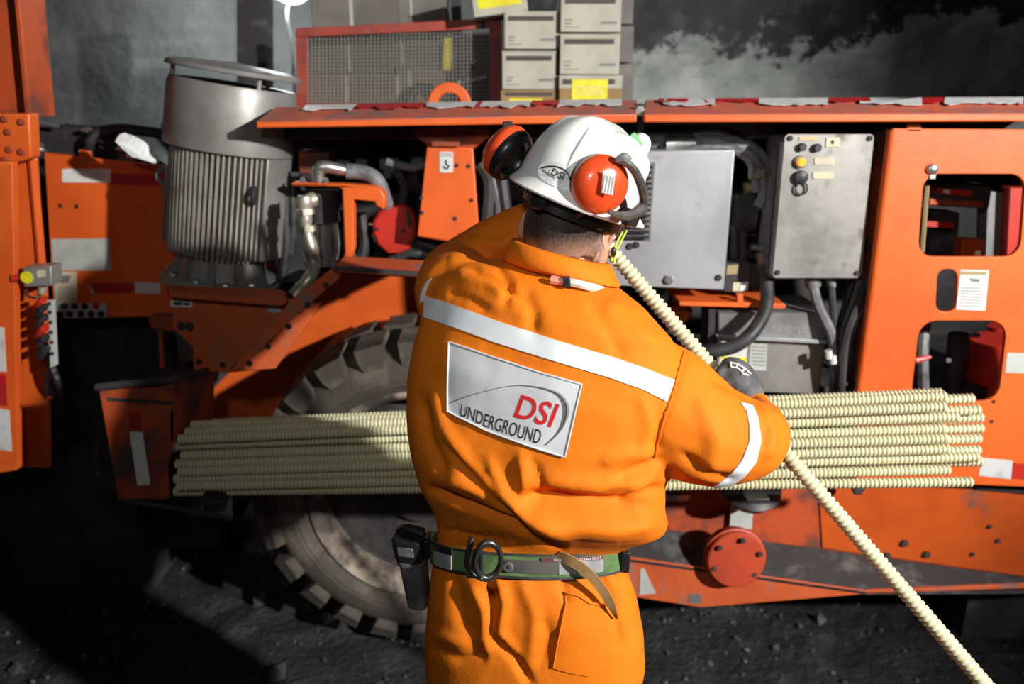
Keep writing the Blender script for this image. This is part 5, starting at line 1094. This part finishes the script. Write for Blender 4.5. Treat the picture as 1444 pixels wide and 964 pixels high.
# ---- belt -----------------------------------------------------------------
bs, bc_, bu, bvv = sec((613, 768, 1.39), (884, 780, 1.32), .114, 2.25, 72, 0.30)
def near(px, py, d):
    p = hit(px, py)[0]; f = PIX(p)[2] if p else 1.36
    return F(px, py, min(f, 1.345) - d)
BLT = thing('safety_belt', 'wide green webbing safety belt with metal ring around the worker', 'belt', tuple(bc_))
bup = bu.cross(bvv).normalized(); bup = bup if bup.z > 0 else -bup
def bpt(k, off, h):
    n = len(bs); i = int(k) % n; t = k - int(k); p = bs[i].lerp(bs[(i + 1) % n], t); o = (p - bc_); o -= bup * o.dot(bup); return p + o.normalized() * off + bup * h
def band(k0, k1, o0, o1, h0, h1, n=80, taper=None):
    rg = []
    for i in range(n + 1):
        k = k0 + (k1 - k0) * i / n; rg.append([bpt(k, o0, h0), bpt(k, o1, h0), bpt(k, o1, h1), bpt(k, o0, h1)])
    return loft(rg)
def kof(px):     # index on the camera side (sin < 0) for a px column
    best = min((abs(PIX(bs[k])[0] - px), k) for k in range(37, 72)); k = best[1]
    ks = [k + d / 10 for d in range(-10, 11)]; return min(ks, key=lambda q: abs(PIX(bpt(q % 72, 0, 0))[0] - px))
WBT = obj('webbing', band(0, 72, -0.002, 0.004, -0.021, 0.021, 144), WEB, BLT, sharp=40); 
for h in (-.0195, .0195): obj('belt_edge', band(0, 72, 0.003, 0.005, h - .002, h + .002, 144), SOOT, WBT)
g_, g2 = kof(616), kof(640); gl_ = obj('woven_label', band(g_, g2, 0.004, 0.006, -.019, .017, 8), GREYW, BLT, label='grey woven label on the belt')
obj('dark_band', band(g_, kof(642), 0.0045, 0.007, .008, .020, 8), CANB, gl_)
kR0, kR1 = kof(668), kof(676); obj('ring_keeper', band(kR0 - .4, kR1 + .6, 0.004, 0.010, -.024, .025, 8), CANB, BLT)
dc = near(688, 790, 0.022); dax = V((0.24, -1, 0.06)).normalized(); dr = G(); M3 = Matrix((dax.cross(V((0, 0, 1))).normalized(), V((0, 0, 1)), dax)).transposed()
tor = ring((0, 0, 0), (0, 0, 1), 0.0325, 0.0066, 40, 10); dr.f = tor.f
for p in tor.v:
    y = p[1]; dr.v.append(tuple(dc + M3 @ V((p[0] * 0.66, y * 1.0, p[2]))))
DRM = mat('gunmetal', (0.09, 0.09, 0.085), 0.32, metal=0.8); obj('belt_ring', dr, DRM, BLT, label='dark metal D ring')
obj('ring_bar', hose([near(666, 757, .014), near(661, 780, .016), near(659, 797, .014), near(668, 808, .014), near(681, 816, .018)], 0.0055, 8), DRM, BLT)
obj('leather_backing', band(kof(710), kof(812), 0.004, 0.0068, -.011, .011, 20), LEATHERD, BLT, label='dark leather strip riveted to the belt')
rv = bpt(kof(718), 0.0075, -.001); obj('rivet', lathe([(0.0095, 0), (0.009, 0.003), (0.004, 0.004), (0, 0.002)], rv, (rv - bc_).normalized(), 20), STEEL, BLT, label='shiny round rivet'); obj('rivet_hole', lathe([(0.0035, 0), (0, 0.001)], rv + (rv - bc_).normalized() * 0.0035, (rv - bc_).normalized(), 12), INK, BLT)
sm = smooth_path([V((*q, 0)) for q in ((786, 784), (804, 791), (824, 804), (842, 822), (858, 846), (870, 872))], 5); ns_ = len(sm); rg = []
for i, p in enumerate(sm):
    t = i / (ns_ - 1); tn = (sm[min(i + 1, ns_ - 1)] - sm[max(i - 1, 0)]).normalized(); n2 = V((-tn.y, tn.x, 0)); w = (15 * (1 - t) + 12 * t) * 0.5 * (1 if t < .85 else 1 - (t - .85) / .15 * .75); yy = 1.242 - 0.022 * math.sin(t * PI) - 0.012 * t
    a, b = p + n2 * w, p - n2 * w; A, B = W(a.x, a.y, yy + 0.006 * t), W(b.x, b.y, yy); rg.append([A, B, B + V((0, .003, 0)), A + V((0, .003, 0))])
TG = obj('leather_tail', loft(rg), LEATHER, BLT, label='loose tan leather strap end hanging down')
wl = obj('warning_label', band(kof(786), kof(846), 0.0045, 0.0072, -.012, .012, 14), GREYW, BLT, label='grey warning label sewn on the belt'); obj('label_stripe', band(kof(762), kof(846), 0.0073, 0.0078, .010, .0165, 18), mat('maroon_ribbon', (0.12, 0.03, 0.04), 0.7), wl, label='maroon strip with warning print')
wt = text_geo('WARNING: LOAD MUST', 1.0); xs = [p[0] for p in wt.v]; x0, x1 = min(xs), max(xs); o = G(); o.f = wt.f; ka, kb = kof(778), kof(843)
ysv = [p[1] for p in wt.v]
for p in wt.v: o.v.append(tuple(bpt(ka + (kb - ka) * (p[0] - x0) / (x1 - x0), 0.0084, 0.0113 + 0.004 * (p[1] - min(ysv)) / (max(ysv) - min(ysv)))))
obj('lettering', flip_to_cam(o), WHITEL, wl, label='white warning words')
obj('belt_buckle', box(bpt(kof(874), 0.010, 0), (0.007, 0.010, 0.021)), CANB, BLT, bevel=0.003, label='black buckle at the right hip')
# ---- canister hung on the belt ---------------------------------------------
ct, cb_ = W(578, 758, 1.37), W(592, 850, 1.39); ca = (cb_ - ct).normalized()
CAN = thing('belt_canister', 'dark metal canister with black cap hung on belt at left hip', 'canister', tuple(cb_))
e1c = V((1, -0.25, 0)); e1c = (e1c - ca * e1c.dot(ca)).normalized(); e2c = ca.cross(e1c)
def csq(a, rx, ry, e=3.0, n=28): 
    o = []
    for k in range(n):
        t = 2 * PI * k / n; c, s = math.cos(t), math.sin(t); o.append(ct + ca * a + e1c * rx * math.copysign(abs(c) ** (2 / e), c) + e2c * ry * math.copysign(abs(s) ** (2 / e), s))
    return o
CL_ = (cb_ - ct).length
obj('canister_body', loft([csq(a, rx, ry) for a, rx, ry in ((.040, .026, .026), (CL_ - .006, .0215, .024), (CL_, .019, .021))]), CANM, CAN, sharp=35)
obj('canister_cap', loft([csq(a, rx, ry, 4.0) for a, rx, ry in ((-.010, .028, .024), (-.004, .031, .028), (.032, .030, .028), (.040, .0275, .027))]), CANB, CAN, sharp=35, label='glossy black cap'); obj('cap_emblem', prism([ct + ca * a - (e2c if e2c.y > 0 else -e2c) * .0275 + e1c * s * .016 for a, s in ((.002, -1), (.002, 1), (.022, 1), (.022, -1))], (0, -0.003, 0)), CANM, CAN, bevel=0.001)
obj('canister_rib', loft([csq(a, rx, ry) for a, rx, ry in ((.042, .0285, .028), (.050, .0285, .028))]), CANM, CAN)
obj('cap_top', hose([ct + ca * -.012 + e1c * -.02, ct + ca * -.022, ct + ca * -.014 + e1c * .03], 0.010, 8), CANB, CAN); obj('wire_loop', hose([W(600, 758, 1.345), W(606, 752, 1.34), W(618, 748, 1.335)], 0.0018, 6), STEEL, CAN); obj('wire_loop', hose([W(602, 759, 1.34), W(605, 776, 1.335), W(610, 781, 1.335), W(614, 776, 1.335), W(611, 770, 1.335)], 0.002, 6), CANB, CAN)
obj('belt_clip', box(W(603, 768, 1.38), (0.010, 0.02, 0.02)), CANB, CAN, bevel=0.003)
# ---- dust mask hanging round the neck ---------------------------------------
MSK = thing('dust_mask', 'dust mask strap with pink end and black clip across the collar', 'mask', tuple(W(800, 398, 1.3)))
def cp(x, y, Y): return W(x, y, Y)
obj('strap', hose([cp(800, 397, 1.292), cp(815, 400, 1.288), cp(830, 404, 1.29), cp(848, 408, 1.32)], 0.007, 8), WHITEL, MSK, label='white strap')
obj('strap_end', hose([cp(777, 394, 1.297), cp(788, 396, 1.294), cp(797, 397, 1.292)], 0.0075, 8), PINK, MSK, label='pink strap end'); obj('clip', box(cp(799, 397, 1.287), (0.006, 0.006, 0.009)), CANB, MSK, bevel=0.002, label='black clip')
obj('filter', box(W(874, 424, 1.375), (0.015, 0.018, 0.010), Matrix.Rotation(0.5, 3, 'Y')), WHITEL, MSK, bevel=0.004, label='white plastic filter'); obj('strap', hose([W(848, 408, 1.32), W(862, 416, 1.36), W(872, 424, 1.39)], 0.005, 6), WHITEL, MSK)
# ================================================================== RODS IN THE BUNDLE
RODS = [  # left (px, py, Y), right (px, py, Y), label
    ((262, 609.0, 2.0500), (1336, 558.0, 1.9000), 'ribbed cream rod lying uppermost at the front of the bundle'),
    ((252, 619.0, 2.0200), (1335, 573.0, 1.8750), 'second ribbed rod from the top, its right end short'),
    ((249, 628.3, 2.0554), (1353, 587.1, 1.8921), 'third ribbed rod from the top, reaching past those around it'),
    ((256, 641.9, 2.0206), (1334, 603.8, 1.8993), 'fourth ribbed rod from the top, partly sunk behind its neighbours'),
    ((248, 653.8, 2.0290), (1337, 618.0, 1.8678), 'fifth ribbed rod from the top in the middle of the bundle'),
    ((252, 664.9, 2.0055), (1340, 632.7, 1.8798), 'sixth ribbed rod from the top, just below the middle'),
    ((246, 675.0, 2.0201), (1382, 644.2, 1.8883), 'third ribbed rod from the bottom, long right end sticking out'),
    ((250, 685.2, 1.9918), (1341, 662.3, 1.8776), 'second ribbed rod from the bottom, its right end short'),
    ((246, 692.5, 2.0274), (1373, 679.1, 1.8473), 'ribbed cream rod lying lowest in the bundle'),
    ((270, 599.4, 2.0848), (1375, 561.6, 1.9383), 'ribbed rod at the back top whose right end shows above'),
    ((300, 596.5, 2.1135), (1330, 553.7, 1.9694), 'rearmost ribbed rod on the top of the bundle'),
    ((258, 610.2, 2.1037), (1384, 577.4, 1.9117), 'back ribbed rod whose end shows in the gap below the top'),
    ((262, 623.5, 2.0962), (1388, 588.3, 1.9327), 'back ribbed rod with a yellow end, farthest right near the top'),
    ((258, 637.6, 2.0776), (1388, 603.5, 1.9460), 'back ribbed rod whose end shows behind the fourth'),
    ((260, 651.1, 2.0615), (1385, 618.2, 1.9232), 'back ribbed rod whose end shows behind the fifth'),
    ((256, 663.8, 2.0390), (1384, 634.3, 1.9103), 'back ribbed rod whose end shows behind the sixth'),
    ((260, 676.0, 2.0700), (1388, 650.0, 1.9100), 'back ribbed rod peeping out beside the long lower end'),
]
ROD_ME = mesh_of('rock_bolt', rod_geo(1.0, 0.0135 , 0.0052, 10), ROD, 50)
for k, (a, b, lab) in enumerate(RODS):
    A, B = W(*a), W(*b); d = B - A; o = bpy.data.objects.new('rock_bolt', ROD_ME); COL.objects.link(o)
    q = d.to_track_quat('Z', 'Y') @ Quaternion((0, 0, 1), k * 0.7); o.matrix_world = Matrix.Translation(A) @ q.to_matrix().to_4x4() @ Matrix.Diagonal((1, 1, d.length, 1)); tag(o, lab, 'rock bolt', 'bundle of ribbed rods')
# ================================================================== CRATE AND CARTONS ON THE DECK
DZ = 1.787
CR = thing('wire_mesh_crate', 'red framed wire mesh crate standing on the deck of the rig', 'crate', (W(560, 148, 3.0).x, 3.0, DZ))
def bar(a, b, w=0.016): 
    a, b = V(a), V(b); return tube([a, b], w, 4)
xl, xr = W(426, 100, 3.0).x, W(699, 100, 3.0).x; zt_l, zt_r = W(426, 46, 3.0).z, W(699, 34, 3.0).z
obj('frame_post', slab([(417, 47), (433, 46), (433, 150), (418, 150)], 2.99, 0.03), CRATE_RED, CR, bevel=0.002); obj('frame_post', slab([(690, 28), (707, 27), (709, 150), (691, 150)], 2.99, 0.03), CRATE_RED, CR, bevel=0.002)
obj('top_rail', slab([(417, 40), (707, 25), (707, 39), (417, 53)], 2.985, 0.03), CRATE_RED, CR, bevel=0.002); obj('bottom_rail', slab([(417, 146), (708, 146), (708, 156), (417, 156)], 2.985, 0.03), CRATE_RED, CR)
wm = G()
for k in range(50):
    x = 434 + (690 - 434) * k / 49; wm += tube([W(x, 46, 3.0), W(x + 0.5, 150, 3.0)], 0.0016, 4)
for k in range(20):
    y = 50 + 98 * k / 19; wm += tube([W(432, y + 1, 3.002), W(692, y - 5 * (1 - k / 19), 3.002)], 0.0016, 4)
obj('wire_mesh', wm, mat('galvanised_wire', (0.36, 0.34, 0.31), 0.5, metal=0.4), CR, kind='stuff')
for s in (0, 1):
    for x in ((xl, xr)[s],):
        obj('frame_post', box((x, 3.34, (DZ + zt_r) / 2), (0.016, 0.016, (zt_r - DZ) / 2)), CRATE_RED, CR); obj('side_rail', box((x, 3.18, zt_l - 0.01), (0.014, 0.17, 0.014)), CRATE_RED, CR)
obj('rail_strap', slab([(678, 20), (684, 20), (684, 40), (678, 40)], 2.98, 0.004), DUSTY, CR)
def carton(name, label, quad, Y, dep, m, group=None, yaw=0.0, roll=0.0):
    """front face px box (x0, y0, x1, y1) at depth Y -> thing with body"""
    x0, y0, x1, y1 = quad; a, b = W(x0, y1, Y), W(x1, y0, Y); w, h = b.x - a.x, b.z - a.z; base = V(((a.x + b.x) / 2, Y + dep / 2, a.z))
    t = thing(name, label, 'box', tuple(base), group); t.rotation_euler = (0, roll, yaw); FX = (w, h, dep)
    g = box((0, 0, h / 2), (w / 2, dep / 2, h / 2)); o = bpy.data.objects.new('body', mesh_of('body', g, m)); COL.objects.link(o); o.parent = t
    bv_ = o.modifiers.new('bevel', 'BEVEL'); bv_.width = 0.003; bv_.segments = 2
    def onface(nm, u0, v0, u1, v1, mm, lab=None, th=0.0008, off=0.0):
        xa, xb = -w / 2 + u0 * w, -w / 2 + u1 * w; za, zb = h * (1 - v1), h * (1 - v0); gg = box(((xa + xb) / 2, -dep / 2 - th / 2 - off, (za + zb) / 2), ((xb - xa) / 2, th / 2, (zb - za) / 2))
        q = bpy.data.objects.new(nm, mesh_of(nm, gg, mm)); COL.objects.link(q); q.parent = t
        if lab: q['label'] = lab
        return q
    def lidline(): onface('lid_edge', 0.0, 0.0, 1.0, 0.05, m, None, 0.002)
    return t, onface, lidline
def white_box(label, quad, Y, dep=0.26, yaw=0.0, band=True):
    t, f, ll = carton('carton', label, quad, Y, dep, CARTON, 'small white cartons stacked on the deck', yaw); ll()
    if band: f('printed_band', 0.07, 0.12, 0.9, 0.25, INK if False else BANDM, 'dark printed band')
    for k in range(2): f('printed_text', 0.07, 0.66 + 0.09 * k, 0.2 - 0.02 * k, 0.70 + 0.09 * k, GINK)
    f('printed_text', 0.07, 0.86, 0.32, 0.885, GINK); f('printed_text', 0.66, 0.73, 0.94, 0.79, GINK); f('printed_text', 0.70, 0.715, 0.90, 0.73, GINK); return t, f
BANDM = mat('brown_black_ink', (0.07, 0.058, 0.055), 0.7)
white_box('white carton on top of the shorter left stack', (711, 16, 789, 69), 2.86); white_box('white carton in the middle of the left stack', (708, 72, 786, 126), 2.86)
t, f, ll = carton('carton', 'brown carton with dark band under the left stack', (706, 127, 786, 152), 2.86, 0.26, CARTONB); f('printed_band', 0.07, 0.12, 0.92, 0.34, BANDM, 'dark printed band'); f('yellow_label', 0.15, 0.46, 0.74, 1.0, YELLOW, 'bright yellow label')
white_box('white carton topping the taller right stack, cut by the frame', (790, -8, 877, 45), 2.84); white_box('second white carton down in the right stack', (789, 48, 875, 105), 2.84)
t, f, ll = carton('carton', 'brown and white carton with large yellow label under the right stack', (788, 106, 878, 152), 2.84, 0.26, CARTONB); f('white_flap', 0.0, 0.0, 1.0, 0.40, CARTON, 'white upper part', 0.001); f('printed_band', 0.05, 0.12, 0.88, 0.28, BANDM, None, 0.001, 0.001); yl = f('yellow_label', 0.2, 0.13, 0.77, 0.84, YELLOW, 'bright yellow label with print', 0.0015, 0.001)
for k in range(3): f('printed_text', 0.25, 0.34 + 0.11 * k, 0.72, 0.37 + 0.11 * k, PAPER, None, 0.0006, 0.0025)
for k, (y0, y1) in enumerate(((-10, 34), (37, 88), (91, 152))):
    t, f, ll = carton('carton', ('dim carton in the rear column behind the right stack, topmost', 'dim carton in the rear column behind the right stack, middle', 'dim carton in the rear column behind the right stack, lowest')[k], (812, y0, 894, y1), 3.16, 0.26, CARTONG, 'cartons in the rear column'); ll()
t, f, ll = carton('carton', 'tilted carton with yellow label lying across the crate rail', (668, -20, 745, 20), 2.86, 0.24, CARTON, roll=-0.13); f('yellow_label', 0.1, 0.2, 0.9, 0.72, YELLOW, 'bright yellow label'); ll()
for lab, q, Y, m, tapes in (('large dusty carton low behind the mesh at left', (434, 104, 560, 156), 3.12, CARTONT, (0.42, 0.98)), ('large dusty carton low behind the mesh in the middle', (562, 96, 640, 156), 3.12, CARTONT, (0.2,)),
                     ('large dusty carton in the second layer behind the mesh at left', (432, 46, 552, 103), 3.12, CARTONG, (0.48,)), ('large dusty carton in the second layer behind the mesh in the middle', (555, 44, 626, 95), 3.12, CARTONG, (0.16,)),
                     ('large dusty carton above the crate rail at left', (441, -12, 560, 45), 3.14, CARTONG, (0.44,)), ('large dusty carton above the crate rail in the middle', (562, -14, 628, 43), 3.14, CARTONG, (0.26,)), ('grey dusty carton at right end behind the mesh', (652, 48, 690, 156), 3.12, CARTONG, ())):
    t, f, ll = carton('carton', lab, q, Y, 0.2, m, 'dusty cartons in the mesh crate'); ll()
    for u in tapes: f('tape_strip', u, 0.04, u + 0.04, 0.96, GREYL, 'pale tape strip')
top('yellow_pole', slab([(626, 42), (638, 42), (636, 98), (625, 98)], 3.1, 0.02), YELLOW, 'short upright yellow bar behind the wire mesh', 'bar', base=W(631, 98, 3.11))
top('dark_gap_strip', slab([(634, -20), (648, -20), (657, 156), (645, 156)], 3.2, 0.03), SOOT, 'added dark strip filling the shaded gap between the cartons behind the mesh', 'bar', base=W(650, 156, 3.21))  # dark strip put in for the shaded gap between cartons
top('hose_coil', ring(W(598, 146, 3.09), (0.1, -1, 0.1), 0.055, 0.02, 28, 10), RUBBER, 'black hose coil on the deck behind the orange lifting ring', 'hose', base=W(598, 160, 3.09))
top('tape_roll_end', slab([(646, 114), (684, 106), (685, 111), (647, 119)], 3.05, 0.004), WHITEL, 'white tape strip slanting across the crate at right', 'tape', base=W(665, 116, 3.05))
# crumpled foil on the hoses at left
rg = []
for i, (x, y, w, h) in enumerate(((168, 196, 4, 5), (178, 199, 10, 9), (190, 206, 12, 11), (202, 215, 10, 8), (214, 223, 6, 5), (222, 227, 2, 2))):
    c = W(x, y, 2.36); rg.append([c + V((0.0022 * w * math.cos(2 * PI * k / 14) * (1 + 0.25 * math.sin(k * 5 + i)), 0.012 * math.sin(2 * PI * k / 14), 0.0022 * h * math.sin(2 * PI * k / 14) * (1 + 0.2 * math.cos(3 * k + i)))) for k in range(14)])
top('foil_wrap', loft(rg), mat('crumpled_foil', (0.85, 0.86, 0.85), 0.3, bump=0.5, scale=20), 'crumpled bright foil lying on the hoses beside the grey motor', 'foil', base=W(195, 225, 2.36), sharp=20)
# ---- tunnel lamp ------------------------------------------------------------
lpz = W(410, -31, 4.0); LMP = thing('flood_lamp', 'bright round tunnel lamp hanging at the top edge above the crate', 'lamp', tuple(lpz))
obj('housing', lathe([(0.0, -0.09), (0.05, -0.085), (0.07, -0.05), (0.105, 0.0), (0.11, 0.012), (0.10, 0.012), (0.09, 0.0)], lpz, V((0.0, -1, -0.25)), 28), SOOT, LMP)
obj('lens', lathe([(0.098, 0.004), (0.06, 0.015), (0, 0.018)], lpz, V((0.0, -1, -0.25)), 28), mat('lamp_glow', (1, 1, 1), 0.3, emit=(0.9, 1.0, 1.0), estr=40), LMP, label='glowing white lens')
obj('cable', hose([lpz + V((0.0, 0.06, 0.02)), W(405, 20, 4.02), W(412, 70, 4.05), W(416, 150, 4.1)], 0.007, 8), RUBBER, LMP); obj('hanger', tube([lpz + V((0, 0.05, 0)), lpz + V((0, 0.05, 1.6))], 0.012, 8), SOOT, LMP)
ll_ = bpy.data.lights.new('flood_lamp_light', 'SPOT'); ll_.energy = 210; ll_.color = (0.92, 1.0, 1.0); ll_.shadow_soft_size = 0.09; ll_.spot_size = math.radians(135); ll_.spot_blend = 0.8
lo_ = bpy.data.objects.new('flood_lamp_light', ll_); COL.objects.link(lo_); lo_.location = lpz + V((0, -0.05, -0.03)); lo_.rotation_euler = V((-0.12, 0.5, -0.12)).to_track_quat('-Z', 'Y').to_euler()
# ================================================================== DUSTY AIR BEHIND THE RIG
hz = bpy.data.materials.new('dusty_air'); hz.use_nodes = True; nt = hz.node_tree; nt.nodes.remove(nt.nodes['Principled BSDF'])
vs_ = nt.nodes.new('ShaderNodeVolumeScatter'); vs_.inputs['Density'].default_value = 0.13; vs_.inputs['Anisotropy'].default_value = 0.35; vs_.inputs['Color'].default_value = (0.95, 1.0, 1.0, 1)
nt.links.new(vs_.outputs[0], nt.nodes['Material Output'].inputs['Volume'])
HZ = obj('haze', box((-1.0, 3.40, 2.45), (2.0, 0.52, 0.50)), hz, kind='stuff'); tag(HZ, 'thin dusty haze glowing round the tunnel lamp behind the crate', 'haze')
